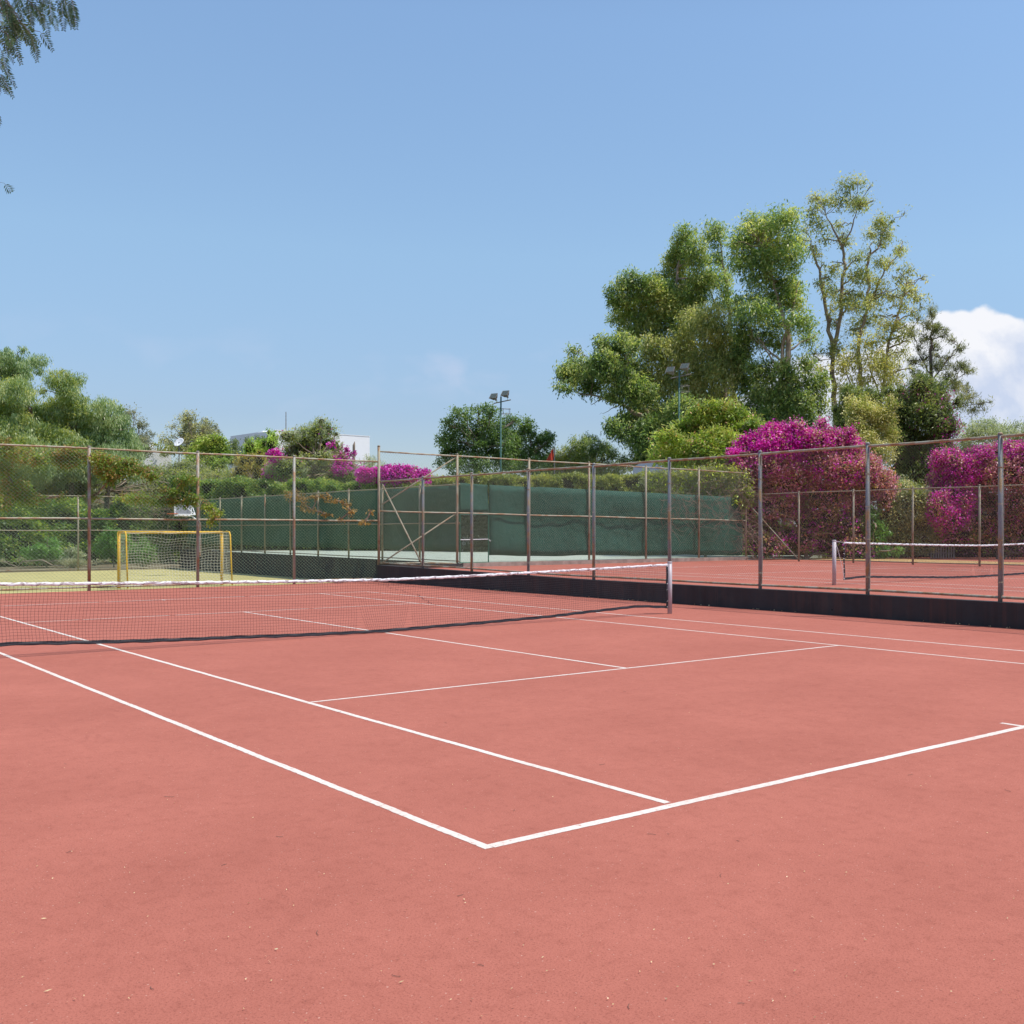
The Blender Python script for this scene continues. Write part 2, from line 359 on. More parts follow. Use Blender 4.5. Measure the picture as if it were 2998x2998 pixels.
# ------------------------------------------------------------------ ground, courts, pitch
def court_obj(name, mb, mat, z=0.0, kind='structure', smooth=False):
    o = mb.build(name, mat, None, loc=(TX, TY, z), rz=YAW, smooth=smooth)
    tag(o, kind=kind); return o
b = MB(); b.quad((-400, -400, -.62), (400, -400, -.62), (400, 400, -.62), (-400, 400, -.62))
ground_o = b.build('ground', SOIL, None); tag(ground_o, kind='structure')
b = MB(); b.box((-17.62, -14, -.6), (30, 14.1, 0)); court_obj('court', b, COURT)
b = MB(); b.box((-17.4, 14.12 + .23, -.6), (30, 32.0, .42)); b.box((-17.4, 32.0, -.6), (30, 48, .418)); court_obj('second_court', b, COURT)
b = MB(); b.box((-47.4, -30, -.58), (-17.62, 17.2, -.40)); court_obj('pitch', b, PITCH)
b = MB(); b.box((-47.4, 17.44, -.6), (-17.63, 46, .545)); court_obj('terrace', b, TERR)
b = MB(); b.box((-75, -30, -.5), (-47.4, 75, -.36)); court_obj('soil_bank', b, SOIL)
b = MB(); b.grid(60, 5, lambda a, c: (-17.3 + a * 18, 34.0 + c * 5.5 * (1 - .75 * a), .432 + .05 * math.sin(a * 3.1) * math.sin(c * 3.1)))
court_obj('dry_soil_strip', b, simple('dry_soil', (.50, .31, .13), .95, .2, 2, bumpy=.5))

def lines(name, segs, z):
    b = MB()
    for (x0, y0), (x1, y1), wd in segs:
        L = math.hypot(x1 - x0, y1 - y0); nx, ny = -(y1 - y0) / L * wd / 2, (x1 - x0) / L * wd / 2
        n = max(1, int(L / .035)); rr = random.Random(int(L * 1000) + int(x0 * 77))
        def fn(a, c, rr=rr):
            e = (rr.random() - .5) * .005 + .002 * math.sin(a * L * 5.1)
            s = (c - .5) * 2
            return (x0 + (x1 - x0) * a + nx * s + (nx / (wd / 2)) * e * 1, y0 + (y1 - y0) * a + ny * s + (ny / (wd / 2)) * e, z)
        b.grid(n, 1, fn)
    return b
HL = 11.86
seg = [((-HL, .0), (HL + .05, .0), .055), ((-HL, 1.372), (HL - .05, 1.372), .055), ((-HL, 9.60), (HL, 9.60), .05), ((-HL, 10.97), (HL, 10.97), .05),
       ((-6.4, 1.40), (-6.4, 9.575), .05), ((6.4, 1.40), (6.4, 9.575), .05), ((-6.37, 5.485), (-.1, 5.485), .05), ((.02, 5.485), (6.37, 5.485), .05),
       ((HL + .02, .03), (HL + .02, 10.97), .075), ((-HL - .02, .03), (-HL - .02, 10.97), .06), ((HL - .02, 5.50), (HL - .22, 5.50), .05), ((-HL + .02, 5.50), (-HL + .22, 5.50), .05)]
court_obj('court_lines', lines('l', seg, .0018), LINE)
def shifted(seg, dy): return [((a[0], a[1] + dy), (c[0], c[1] + dy), wd) for a, c, wd in seg]
court_obj('second_court_lines', lines('l', shifted(seg, 18.10), .4218), LINE)
court_obj('third_court_lines', lines('l', [((-2, 35.9), (14, 35.9), .05), ((-1, 37.3), (14, 37.3), .05)], .4205), LINE)
court_obj('pitch_lines', lines('l', [((-46.6, -25), (-46.6, 16.6), .08), ((-46.6, 16.6), (-18.6, 16.6), .08), ((-44, 4.4), (-41, 5.2), .08)], -.396), LINE)

# hairline crack in the painted surface
b = MB()
x, y = -14.6, 13.1; rr = random.Random(4); pts_ = []
for i in range(46):
    pts_.append((x, y, .0015)); x += .22 + rr.uniform(-.06, .08); y += -.075 + rr.uniform(-.10, .10)
for i in range(len(pts_) - 1):
    (ax, ay, z_), (bx, by, _) = pts_[i], pts_[i + 1]; wd = .012 * (.4 + rr.random())
    b.quad((ax, ay - wd, z_), (bx, by - wd, z_), (bx, by + wd, z_), (ax, ay + wd, z_))
court_obj('court_crack', b, simple('crack', (.09, .03, .03), .95, .2, 5))

# ------------------------------------------------------------------ retaining walls
def wall_top(x): return .45 if x > -6 else .45 + (-6 - x) / 11.4 * .11
b = MB()
n = 60; xs = [-17.4 + i * (30 + 17.4) / n for i in range(n + 1)]
for i in range(n):
    x0, x1 = xs[i], xs[i + 1]; z0, z1 = wall_top(x0), wall_top(x1); k = len(b.v)
    b.v += [(x0, 14.1, -.05), (x1, 14.1, -.05), (x1, 14.1, z1), (x0, 14.1, z0), (x0, 14.34, z0), (x1, 14.34, z1), (x1, 14.34, -.05), (x0, 14.34, -.05)]
    b.f += [(k, k + 1, k + 2, k + 3), (k + 3, k + 2, k + 5, k + 4), (k + 4, k + 5, k + 6, k + 7)]
k = len(b.v); b.v += [(-17.4, 14.1, -.05), (-17.4, 14.1, .56), (-17.4, 14.34, .56), (-17.4, 14.34, -.05)]; b.f.append((k, k + 3, k + 2, k + 1)[::-1])
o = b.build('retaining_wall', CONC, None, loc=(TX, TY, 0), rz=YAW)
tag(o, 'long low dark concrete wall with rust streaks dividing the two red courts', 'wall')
b = MB()
n = 40; xs = [-47.5 + i * (-17.4 + 47.5) / n for i in range(n + 1)]
for i in range(n):
    x0, x1 = xs[i], xs[i + 1]; f0, f1 = (x0 + 17.4) / -30, (x1 + 17.4) / -30; z0, z1 = .55 + .13 * f0, .55 + .13 * f1; k = len(b.v)
    b.v += [(x0, 17.2, -.5), (x1, 17.2, -.5), (x1, 17.2, z1), (x0, 17.2, z0), (x0, 17.43, z0), (x1, 17.43, z1), (x1, 17.43, -.5), (x0, 17.43, -.5)]
    b.f += [(k, k + 1, k + 2, k + 3), (k + 3, k + 2, k + 5, k + 4), (k + 4, k + 5, k + 6, k + 7)]
b.box((-17.63, 14.36, -.5), (-17.41, 17.43, .545))
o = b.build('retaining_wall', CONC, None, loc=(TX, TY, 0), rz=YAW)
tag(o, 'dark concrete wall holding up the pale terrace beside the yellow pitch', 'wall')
b = MB(); b.box((-17.62, 17.44, .2), (-17.40, 32.1, .565)); o = b.build('kerb', KERB, None, loc=(TX, TY, 0), rz=YAW)
tag(o, 'brown concrete kerb under the tall fence at the far end of the second court', 'kerb')
b = MB(); b.box((-1.5, 49.0, .40), (14, 49.4, .80)); b.box((-17, 49.02, .40), (-4.2, 49.4, .62)); o = b.build('garden_kerb', simple('garden_kerb_stone', (.36, .22, .14), .9, .25, 2, bumpy=.3), None, loc=(TX, TY, 0), rz=YAW)
tag(o, 'low brown garden kerb under the bougainvillea behind the third court', 'kerb')

# ------------------------------------------------------------------ fences
def chain(b, x0, x1, z0f, z1f, cell, slope, r, seed, y=0.0, wav=.012):
    """diamond wire between x0 and x1: crossing diagonals woven over each other"""
    rr = random.Random(seed); ph = [rr.uniform(0, 6.28) for _ in range(6)]
    zlo, zhi = z0f(x0), z1f(x0)
    H = max(z1f(x0) - z0f(x0), z1f(x1) - z0f(x1))
    def warp(x, z):
        return (x + wav * (math.sin(x * 1.7 + ph[0]) * math.sin(z * 2.3 + ph[1]) + .6 * math.sin(x * 4.1 + z * 3.1 + ph[2])),
                z + wav * .8 * (math.sin(x * 2.3 + ph[3]) * math.cos(z * 1.9 + ph[4])))
    for sgn in (1, -1):
        c = x0 - H / slope
        while c < x1 + H / slope:
            # parametric in z
            pts = []
            for i in range(7):
                z = zlo + H * i / 6
                x = c + sgn * (z - zlo - (0 if sgn > 0 else 0)) / slope
                pts.append((x, z))
            # clip
            out = []
            for (xa, za), (xb, zb) in zip(pts[:-1], pts[1:]):
                lo, hi = 0.0, 1.0
                dx = xb - xa
                for lim, s_ in ((x0, 1), (x1, -1)):
                    fa, fb = s_ * (xa - lim), s_ * (xb - lim)
                    if fa < 0 and fb < 0: lo, hi = 1, 0; break
                    if fa < 0: lo = max(lo, fa / (fa - fb))
                    elif fb < 0: hi = min(hi, fa / (fa - fb))
                if hi - lo < 1e-4: continue
                pa = (xa + dx * lo, za + (zb - za) * lo); pb = (xa + dx * hi, za + (zb - za) * hi)
                def cz(p): return (p[0], min(max(p[1], z0f(p[0])), z1f(p[0])))
                pa, pb = cz(pa), cz(pb)
                if abs(pb[1] - pa[1]) < 1e-3: continue
                if not out: out.append(pa)
                out.append(pb)
            if len(out) > 1:
                P = [warp(*q) for q in out]
                b.tube([(q[0], y + sgn * r * .9, q[1]) for q in P], r * (1.15 if sgn < 0 else .8), 3, False)
            c += cell
    return b
def cable(p, q, sag, n=12):
    return [(p[0] + (q[0] - p[0]) * i / n, p[1] + (q[1] - p[1]) * i / n, p[2] + (q[2] - p[2]) * i / n - sag * 4 * (i / n) * (1 - i / n)) for i in range(n + 1)]

def fence(name, label, p0, p1, posts, zb, zt, rails, mesh, mats, wire, group=None, post_r=.04, rail_r=.026, braces=(), bars=False, brail=True, extra=None, skew=0, zpost=None):
    """p0->p1 in court coords; posts = distances from p0; zb(x) base; zt top height"""
    L = math.hypot(p1[0] - p0[0], p1[1] - p0[1]); ang = math.atan2(p1[1] - p0[1], p1[0] - p0[0])
    o = W(p0[0], p0[1], 0); root = empty(name, o, YAW + ang)
    tag(root, label, 'fence', group)
    pm, rm, wm = mats
    rr = random.Random(len(label))
    for i, t in enumerate(posts):
        z0 = zb(t); ztop = (zpost(t) if zpost else zt + .06)
        b = MB(); lean = rr.uniform(-.006, .006)
        b.tube([(t, 0, z0 - .04), (t + lean, 0, (z0 + ztop) / 2), (t, 0, ztop - .02)], post_r, 12)
        b.tube([(t, 0, ztop - .02), (t, 0, ztop), (t, 0, ztop + .018)], [post_r + .006, post_r + .006, post_r * .5], 12)
        post_o = b.build('post', pm, root, smooth=True)
        if bars:
            b = MB(); s = .065
            b.tube([(t + s, -.012, z0 + .12), (t + s + rr.uniform(-.01, .02), -.012, z0 + .8), (t + s * .9 + rr.uniform(-.005, .02), -.012, (z0 + ztop) / 2 + .3), (t + s * .75, -.012, ztop - .1)], .008, 6)
            b.build('tension_bar', WIRE, root)
            for zz in (.35, 1.1, 1.75, 2.4):
                MB().tube([(t, 0, z0 + zz - .012), (t, 0, z0 + zz + .012)], post_r + .004, 12, True).build('clamp', rm, post_o)
    for z in rails:
        b = MB(); m_ = max(2, int(L / 1.5))
        b.tube([(L * i / m_, 0, (z(L * i / m_) if callable(z) else z) - (.008 * math.sin(i * 1.9))) for i in range(m_ + 1)], rail_r, 8)
        b.build('rail', rm, root, smooth=True)
    if brail:
        b = MB(); m_ = max(2, int(L / 1.5))
        b.tube([(L * i / m_, 0, zb(L * i / m_) + .085 - (.006 * math.sin(i * 1.3))) for i in range(m_ + 1)], rail_r * .9, 8)
        b.build('bottom_rail', rm, root, smooth=True)
    for (xa, za, xb, zz) in braces:
        MB().tube([(xa, .03, za), (xb, .03, zz)], .026, 8).build('brace', PALEPOST, root, smooth=True)
    for k, (xa, xb, lo, hi, cell, sl) in enumerate(mesh):
        b = MB(); chain(b, xa, xb, lo, hi, cell, sl, wire, 11 + k + len(label)); b.build('wire_mesh', wm, root)
    return root

# dividing fence on the concrete wall
dx0 = -17.4
posts = [6.29 + 2.965 * 2, 6.29 + 2.965, 6.29, 3.33, .39, -2.60, -5.55, -8.53, -11.52, -14.47]
fence('wire_fence', 'chain-link fence with rusty pipe rails standing on the low dark wall between the red courts', (dx0, 14.2), (14.0, 14.2),
      [p - dx0 for p in posts], lambda t: wall_top(t + dx0), 3.40, [3.40],
      [(0.06, 31.3, lambda x: wall_top(x + dx0) + .05, lambda x: 3.39, .068, 1.05)], (POST, RAIL, WIRE), .00105, bars=True,
      braces=[(.1, 3.30, 2.85, .62)], post_r=.041, rail_r=.027)
# end fence of the first court, along y at x=-17.4, from y=-12 to 14.2
x_e = -17.52
def pz_left(t): return .06
fence('wire_fence', 'tall green chain-link fence with rusty posts between the first court and the yellow pitch', (x_e, -9.7), (x_e, 14.15),
      [11.25 + 9.7 - 3.01 * i for i in range(0, 7)], lambda t: .02, 4.08, [4.08, 2.07],
      [(0, 23.8, lambda x: .08, lambda x: 4.07, .112, .9)], (POST_L, RAIL, WIRE_G), .0025, post_r=.045, rail_r=.027)
# end fence of the second court
zbE = lambda t: (.52 if t < 3.2 else .46)
r2 = fence('wire_fence', 'tallest chain-link fence with two diagonal pipe braces behind the second court', (x_e + .02, 14.2), (x_e + .02, 32.1),
      [0, 3.05, 6.15, 9.0, 11.95, 14.95, 17.85], zbE, 4.42, [lambda t: 4.43 - .006 * t, lambda t: 2.40 - .012 * t],
      [(0.05, 3.0, lambda x: .56, lambda x: 4.41, .10, 1.25), (3.10, 17.85, lambda x: .56, lambda x: 4.33, .10, 1.2)], (PALEPOST, RAIL, WIRE_G), .0016,
      braces=[(.12, 2.62, 3.0, 4.36), (.12, .62, 3.0, 2.34)], post_r=.045, rail_r=.026, zpost=lambda t: 4.62 if t < 1 else 4.50 - .006 * t)
# gate in that fence
b = MB()
for p, q in (((3.16, 0, .56), (3.16, 0, 2.33)), ((4.36, 0, .56), (4.36, 0, 2.33)), ((3.16, 0, 2.32), (4.36, 0, 2.32)), ((3.16, 0, .57), (4.36, 0, .57))):
    b.tube([p, q], .022, 8)
GREENP = simple('green_gate_paint', (.05, .16, .10), .5, .25, 8)
g_ = b.build('gate_frame', GREENP, r2)
MB().tube([(3.16, .0, 1.40), (4.36, .0, 1.42), (4.42, -.05, 1.34)], .013, 8).build('gate_rail', WHITE, r2)
b = MB()
for i in range(34):
    z = .62 + i * .05; b.tube([(3.18, .012, z), (3.8, .014, z + .004), (4.34, .012, z)], .0022, 3, False)
b.build('gate_wires', WIRE_G, r2)
# third fence, along x at y=32
fence('wire_fence', 'chain-link fence with pale posts along the far side of the second court', (-17.4, 32.0), (8.0, 32.0),
      [3.1, 6.05, 8.96, 11.91, 14.9, 17.8, 20.8, 23.7], lambda t: .42, 3.35, [3.35],
      [(0.03, 25.4, lambda x: .5, lambda x: 3.34, .085, 1.1)], (PALEPOST, PALEPOST, WIRE), .0015,
      braces=[(.3, 2.75, 3.05, .5)], post_r=.042, rail_r=.022)
# terrace fence, along -x at y=17.3
fence('wire_fence', 'chain-link fence on the terrace wall with faded posts in front of the dark green screen', (-17.45, 17.32), (-47.4, 17.32),
      [2.9 + i * 3.02 for i in range(9)] , lambda t: .55 + .0043 * t, 3.42, [3.40, 2.0],
      [(0.05, 29.9, lambda x: .62, lambda x: 3.39, .12, 1.0)], (PALEPOST, PALEPOST, WIRE_G), .0015, post_r=.04, rail_r=.022)
# rear fence of the pitch, along y at x=-47.4
fence('wire_fence', 'chain-link fence overgrown with creeper behind the yellow pitch', (-47.4, -16), (-47.4, 17.2),
      [1.5 + i * 5.3 for i in range(6)], lambda t: -.38, 3.55, [3.58, 1.75],
      [(0.05, 33.1, lambda x: -.3, lambda x: 3.56, .12, 1.0)], (PALEPOST, PALEPOST, WIRE_G), .0019, post_r=.045, rail_r=.024)

# ------------------------------------------------------------------ windscreens
def screen(label, p0, p1, zt, zb, nx=60, seed=1, hole=None):
    L = math.hypot(p1[0] - p0[0], p1[1] - p0[1]); ang = math.atan2(p1[1] - p0[1], p1[0] - p0[0])
    rr = random.Random(seed); ph = [rr.uniform(0, 6) for _ in range(8)]
    b = MB()
    def fn(a, c):
        x = a * L; top, bot = zt(x), zb(x)
        z = bot + (top - bot) * c
        z += .02 * math.sin(x * 1.3 + ph[0]) * (1 - c) + .008 * math.sin(x * 3.3 + ph[1]) * (1 - c)
        y = .035 * math.sin(x * 1.6 + ph[2] + z) + .02 * math.sin(x * 5.2 + ph[3] - z * 2) + .03 * math.sin(z * 3 + ph[4] + x * .4)
        return (x, y, z)
    b.grid(nx, 10, fn)
    o = b.build('windscreen', SCREEN, None, loc=W(p0[0], p0[1], 0), rz=YAW + ang, smooth=True)
    md = o.modifiers.new('thick', 'SOLIDIFY'); md.thickness = .004
    tag(o, label, 'windscreen'); return o
screen('dark green shade cloth in shadow hung on the terrace fence', (-17.5, 17.42), (-47.0, 17.42), lambda x: 3.38, lambda x: .98 + .001 * x, 90, 2)
screen('teal shade cloth panel above the gate of the tallest fence', (x_e - .08, 17.30), (x_e - .08, 18.62), lambda x: 3.46 - .03 * x, lambda x: 2.42, 12, 3)
screen('long teal shade cloth sunlit on the tallest fence right of the gate', (x_e - .08, 18.64), (x_e - .08, 31.9), lambda x: 3.44 - .016 * x - (.02 if x < 2 else 0), lambda x: .80 - .012 * x, 60, 4)

# ------------------------------------------------------------------ tennis nets
def tennis_net(name, label, y0, y1, zf, sag_strap, lift, visible_dense=True, gap=0.0, seed=1):
    root = empty(name, W(0, y0, zf), YAW + math.pi / 2)          # local x = court y, local y = -court x
    tag(root, label, 'tennis net', 'tennis nets')
    L = y1 - y0; M = L / 2; rr = random.Random(seed)
    for t in (0, L):
        b = MB(); b.tube([(t, 0, -.02), (t, 0, 1.05)], .048, 20); b.build('net_post', NPOST, root, smooth=True)
        b = MB(); b.tube([(t, 0, 1.05), (t, 0, 1.075), (t, 0, 1.082)], [.051, .051, .03], 20); b.build('post_cap', NPOST, root, smooth=True)
    x0, x1 = .07 + gap, L - .07 - gap
    def top(x): return 1.045 - .125 * (1 - abs((x - M) / M) ** 1.3)
    def bot(x):
        d = abs(x - M)
        z = lift * min(1.1, (d / 4.9)) ** 1.7 + .015 + .004 * math.sin(x * 1.7 + seed)
        if min(x - x0, x1 - x) < .7: z -= .045 * (1 - min(x - x0, x1 - x) / .7)
        return z
    def off(x, f):                                                # the net hangs a little out of plane
        return .03 * math.sin(x * 1.1 + 2 * f) * math.sin(math.pi * f) + .015 * math.sin(x * 3.7 + f * 5)
    tp = .055
    # cords
    b = MB(); cell = .045; n = int((x1 - x0) / cell); m = 19
    for i in range(n + 1):
        x = x0 + i * cell + rr.uniform(-.003, .003)
        P = []
        for j in range(7):
            f = j / 6; zb_, zt_ = bot(x) + .03, top(x) - tp
            xx = x + .010 * math.sin(f * 6 + i * .09) + rr.uniform(-.0018, .0018)
            if abs(x - M) < .5: xx += (M - x) * .35 * (1 - f) ** 3
            P.append((xx, off(x, f), zb_ + (zt_ - zb_) * f))
        b.tube(P, .0017, 3, False)
    for j in range(m):
        f = (j + .5) / m; P = []
        for i in range(int(L / .22) + 1):
            x = min(x1, x0 + i * .22)
            zb_, zt_ = bot(x) + .03, top(x) - tp
            P.append((x, off(x, f), zb_ + (zt_ - zb_) * f + .004 * math.sin(x * 5 + j)))
        P.append((x1, off(x1, f), bot(x1) + .03 + (top(x1) - tp - bot(x1) - .03) * f))
        b.tube(P, .0017, 3, False)
    b.build('net_mesh', CORD, root)
    # bottom band, side bands
    b = MB(); nn = int(L / .1)
    b.grid(nn, 4, lambda a, c: (x0 + a * (x1 - x0), off(x0 + a * (x1 - x0), 0) + .008 * math.sin(a * 130) * math.sin(c * 3.1) - .006 * math.cos(c * 3), bot(x0 + a * (x1 - x0)) + c * .05 + .004 * math.sin(a * 211)))
    o = b.build('bottom_band', BLACKF, root, smooth=True); o.modifiers.new('s', 'SOLIDIFY').thickness = .006
    for xx in (x0, x1):
        b = MB(); sg = 1 if xx == x0 else -1
        b.grid(2, 14, lambda a, c: (xx + sg * (a - .3) * .05 + .006 * math.sin(c * 9), .004 * math.sin(c * 14 + a), bot(xx) + c * (top(xx) - tp - bot(xx))))
        o = b.build('side_band', BLACKF, root, smooth=True); o.modifiers.new('s', 'SOLIDIFY').thickness = .006
        for k in range(8):
            z = .14 + k * .12; MB().tube([(xx + sg * .015, -.002, z), (xx - sg * .03, 0, z + .012)], .005, 6).build('lace', WHITE, o)
    # tape: folded vinyl with creases
    b = MB(); nn = int(L / .03); ring = 10; rr2 = random.Random(seed + 5)
    ph = [rr2.uniform(0, 6) for _ in range(6)]
    base = len(b.v)
    for i in range(nn + 1):
        x = x0 + (x1 - x0) * i / nn; z = top(x) - .028
        for j in range(ring):
            a = 2 * math.pi * j / ring
            cr = .0045 * math.sin(x * 38 + a * 2 + ph[0] + 2 * math.sin(x * 5)) + .003 * math.sin(x * 71 - a * 3 + ph[1])
            b.v.append((x + cr, math.cos(a) * (.013 + cr * .8), z + math.sin(a) * (.024 + cr * .5) + .003 * math.sin(x * 23 + ph[2])))
    for i in range(nn):
        for j in range(ring):
            j2 = (j + 1) % ring; p = base + i * ring
            b.f.append((p + j, p + ring + j, p + ring + j2, p + j2))
    b.build('tape', TAPE, root, smooth=True)
    MB().tube([(0, 0, 1.05), (x0, 0, top(x0) - .012)], .004, 6).build('headline_cable', WHITE, root); b = MB(); b.tube([(L, 0, 1.05), (x1, 0, top(x1) - .012)], .004, 6)
    if gap > .1:
        MB().tube(cable((0.03, -.01, 1.03), (x0 + .02, 0, .1), -.08), .006, 6).build('tie_cord', WHITE, root)
    b.build('headline_cable', WHITE, root)
    return root
tennis_net('tennis_net', 'near tennis net with creased white tape sagging across the front court', -.91, 11.90, 0, 0, .125, seed=1)
tennis_net('tennis_net', 'far tennis net seen through the dividing fence on the second court', 17.17, 29.98, .42, 0, .12, gap=.30, seed=9)

# ------------------------------------------------------------------ football goal
def goal():
    gx = -27.0; ya, yb = 8.55, 12.30; H = 2.07; D = 1.0
    root = empty('football_goal', W(gx, ya, -.40), YAW)
    tag(root, 'rusty yellow football goal with sagging white net on the yellow pitch', 'goal')
    Wd = yb - ya
    for y in (0, Wd):
        b = MB(); b.tube([(0, y, 0), (0, y, H)], .055, 14); b.build('goal_post', YEL, root, smooth=True)
    b = MB(); b.tube([(0, -.03, H), (0, Wd / 2, H - .01), (0, Wd + .03, H)], .05, 14); b.build('crossbar', YEL, root, smooth=True)
    for y in (0, Wd):
        b = MB(); b.tube([(0, y, H), (D * .55, y, H + .03), (D * .82, y, H + .01), (D * .92, y, H - .12), (D * 1.0, y, H * .5), (D * 1.12, y, .03)], .028, 10); b.build('side_stay', YEL, root, smooth=True)
    b = MB()
    def P(a, c):                                    # c 0 top .. 1 bottom
        y = a * Wd; z = H - .02 - (H - .32) * c
        xx = D * .86 + .16 * c - .35 * math.sin(math.pi * c) * math.sin(math.pi * a) ** .6
        z -= .13 * math.sin(math.pi * a) * (1 - .3 * c) * (1 if c > .02 else 0) + .03 * math.sin(a * 19 + c * 4)
        return (xx + .02 * math.sin(a * 23), y + .03 * math.sin(c * 9 + a * 5), z)
    nv, nh = 34, 17
    for i in range(nv + 1): b.tube([P(i / nv, j / 14) for j in range(15)], .0046, 3, False)
    for j in range(nh + 1): b.tube([P(i / 40, j / nh) for i in range(41)], .0046, 3, False)
    for a, y in ((0, 0), (1, Wd)):
        for j in range(nh + 1): b.tube([(0.02, y, H - .02 - (H - .1) * j / nh), P(a, j / nh)], .0046, 3, False)
        for i in range(1, 8): b.tube([(i / 8 * P(a, j / 6)[0], y, H - .02 - (H - .1) * j / 6) for j in range(7)], .0046, 3, False)
    for i in range(nv + 1): b.tube([(0, i / nv * Wd, H), P(i / nv, 0)], .0046, 3, False)
    b.build('goal_net', NETW, root)
goal()

# ------------------------------------------------------------------ basketball hoop
def hoop():
    d = 52.0; p = at(377, 960, d)
    root = empty('basketball_hoop', (p[0], p[1], .55)); tag(root, 'small white framed basketball backboard with orange rim above the green screen', 'basketball hoop')
    def q(u, v, dy=0):
        a = at(u, v, d); return (a[0] - p[0], dy, a[2] - .55)
    b = MB(); b.tube([(0, 0, 0), (0, 0, q(0, 985)[2])], .055, 10); b.build('pole', rusty('hoop_pole', (.3, .3, .28)), root)
    b = MB(); b.tube([q(376, 985), q(360, 972)], .03, 8); b.tube([q(338, 971, -.35), q(369, 971, -.0)], .03, 8)
    b.tube([q(352, 955, -.2), q(367, 970)], .02, 8); b.tube([q(355, 946, .25), q(368, 970)], .02, 8); b.build('support_arm', WHITE, root)
    b = MB(); A, B, Cc, Dd = q(337.5, 943, -.45), q(353, 943, .45), q(353, 973, .45), q(338, 973, -.45)
    for s_, e_ in ((A, B), (B, Cc), (Cc, Dd), (Dd, A)): b.tube([s_, e_], .035, 8)
    fr = b.build('board_frame', WHITE, root)
    b = MB(); A, B, Cc, Dd = [Vector(x) for x in (A, B, Cc, Dd)]
    nrm = (B - A).cross(Dd - A).normalized() * .008
    k = len(b.v); b.v += [tuple(x + s * nrm) for s in (-1, 1) for x in (A, B, Cc, Dd)]
    b.f += [(0, 1, 2, 3), (7, 6, 5, 4), (0, 4, 5, 1), (1, 5, 6, 2), (2, 6, 7, 3), (3, 7, 4, 0)]
    b.build('backboard', simple('grey_board', (.30, .31, .34), .5, .1, 4), root)
    b = MB(); cc = Vector(q(332, 969.5, -.35)); ring = [(cc.x + .23 * math.cos(t * math.pi / 8), cc.y + .23 * math.sin(t * math.pi / 8), cc.z) for t in range(17)]
    b.tube(ring, .016, 8, False); b.tube([q(338, 970, -.2), q(346, 973, .0)], .03, 8); b.build('rim', simple('orange_paint', (.55, .12, .03), .5, .15, 5), root)
hoop()

# ------------------------------------------------------------------ floodlights
GLASS = simple('lamp_glass', (.09, .11, .10), .5, .5, 14, spec=.4)
HOUS = simple('lamp_housing', (.20, .18, .16), .5, .25, 8, metal=.3)
POLEG = simple('green_pole', (.07, .15, .12), .5, .3, 2)
def floodlight(u, vtop, vbase, d, label, arm=((-.42, -.12), (.62, .1)), lamps=((-.42, .30, .06), (.30, .45, -.1)), s=1.0, ring_dz=.75, zb=0):
    p = at(u, vtop, d); root = empty('floodlight_mast', (p[0], p[1], zb)); tag(root, label, 'floodlight', 'floodlights on green poles')
    H = p[2] - zb
    b = MB(); b.tube([(0, 0, 0), (0, 0, H * .5), (0.02, 0, H)], [.085 * s, .06 * s, .045 * s], 12); b.build('pole', POLEG, root, smooth=True)
    b = MB(); (ax, az), (bx, bz) = arm; hz = H - .30
    b.tube([(ax, 0, hz + az), (bx, 0, hz + bz)], .035, 6); b.build('crossarm', HOUS, root)
    for (lx, lz, ly) in lamps:
        # a tilted rectangular lamp: face looks towards the court (-y, down, left)
        M_ = Matrix.Translation((lx, ly, hz + lz)) @ Matrix.Rotation(math.radians(-28), 4, 'Z') @ Matrix.Rotation(math.radians(-38), 4, 'X')
        w_, h_ = .24 * s, .19 * s
        b = MB(); fr = [(-w_, -.06, -h_), (w_, -.06, -h_), (w_, -.06, h_), (-w_, -.06, h_)]; bk = [(-w_ * .45, .20, -h_ * .5), (w_ * .45, .20, -h_ * .5), (w_ * .45, .20, h_ * .5), (-w_ * .45, .20, h_ * .5)]
        b.v = [tuple(M_ @ Vector(x)) for x in fr + bk]; b.f = [(0, 1, 2, 3), (0, 4, 5, 1), (1, 5, 6, 2), (2, 6, 7, 3), (3, 7, 4, 0), (4, 7, 6, 5)]
        for a_, b_ in ((0, 1), (1, 2), (2, 3), (3, 0)): b.tube([b.v[a_], b.v[b_]], .014, 6)
        pts2 = [tuple(M_ @ Vector((0, .2 + k * .06, 0))) for k in range(3)]
        b.tube(pts2, .06 * s, 8)
        b.tube([tuple(M_ @ Vector((w_ + .01, 0, 0))), tuple(M_ @ Vector((w_ * .8, .12, -h_ * 1.1))), (lx + .1, 0, hz + .03)], .012, 6)
        lo = b.build('lamp', HOUS, root)
        g = MB(); g.v = [tuple(M_ @ Vector((x * .9, y - .006, z * .9))) for x, y, z in fr]; g.f = [(0, 1, 2, 3)]; g.build('lamp_glass', GLASS, lo)
    b = MB(); R = .27 * s; zc = H - ring_dz
    for zz in (0, -.30):
        b.tube([(R + .06 + R * math.cos(t * math.pi / 9), R * math.sin(t * math.pi / 9), zc + zz) for t in range(19)], .013, 6, False)
    for t in (2, 7, 12, 16): b.tube([(R + .06 + R * math.cos(t * math.pi / 9), R * math.sin(t * math.pi / 9), zc), (R + .06 + R * math.cos(t * math.pi / 9), R * math.sin(t * math.pi / 9), zc - .30)], .012, 6)
    b.build('service_cage', HOUS, root)
floodlight(944.5, 748, 0, 66, 'left floodlight mast with two lamps standing clear of the trees against the sky', zb=.4)
floodlight(1281, 698, 0, 55, 'right floodlight mast with two lamps in front of the big eucalyptus', zb=.4, s=.9, ring_dz=.80)

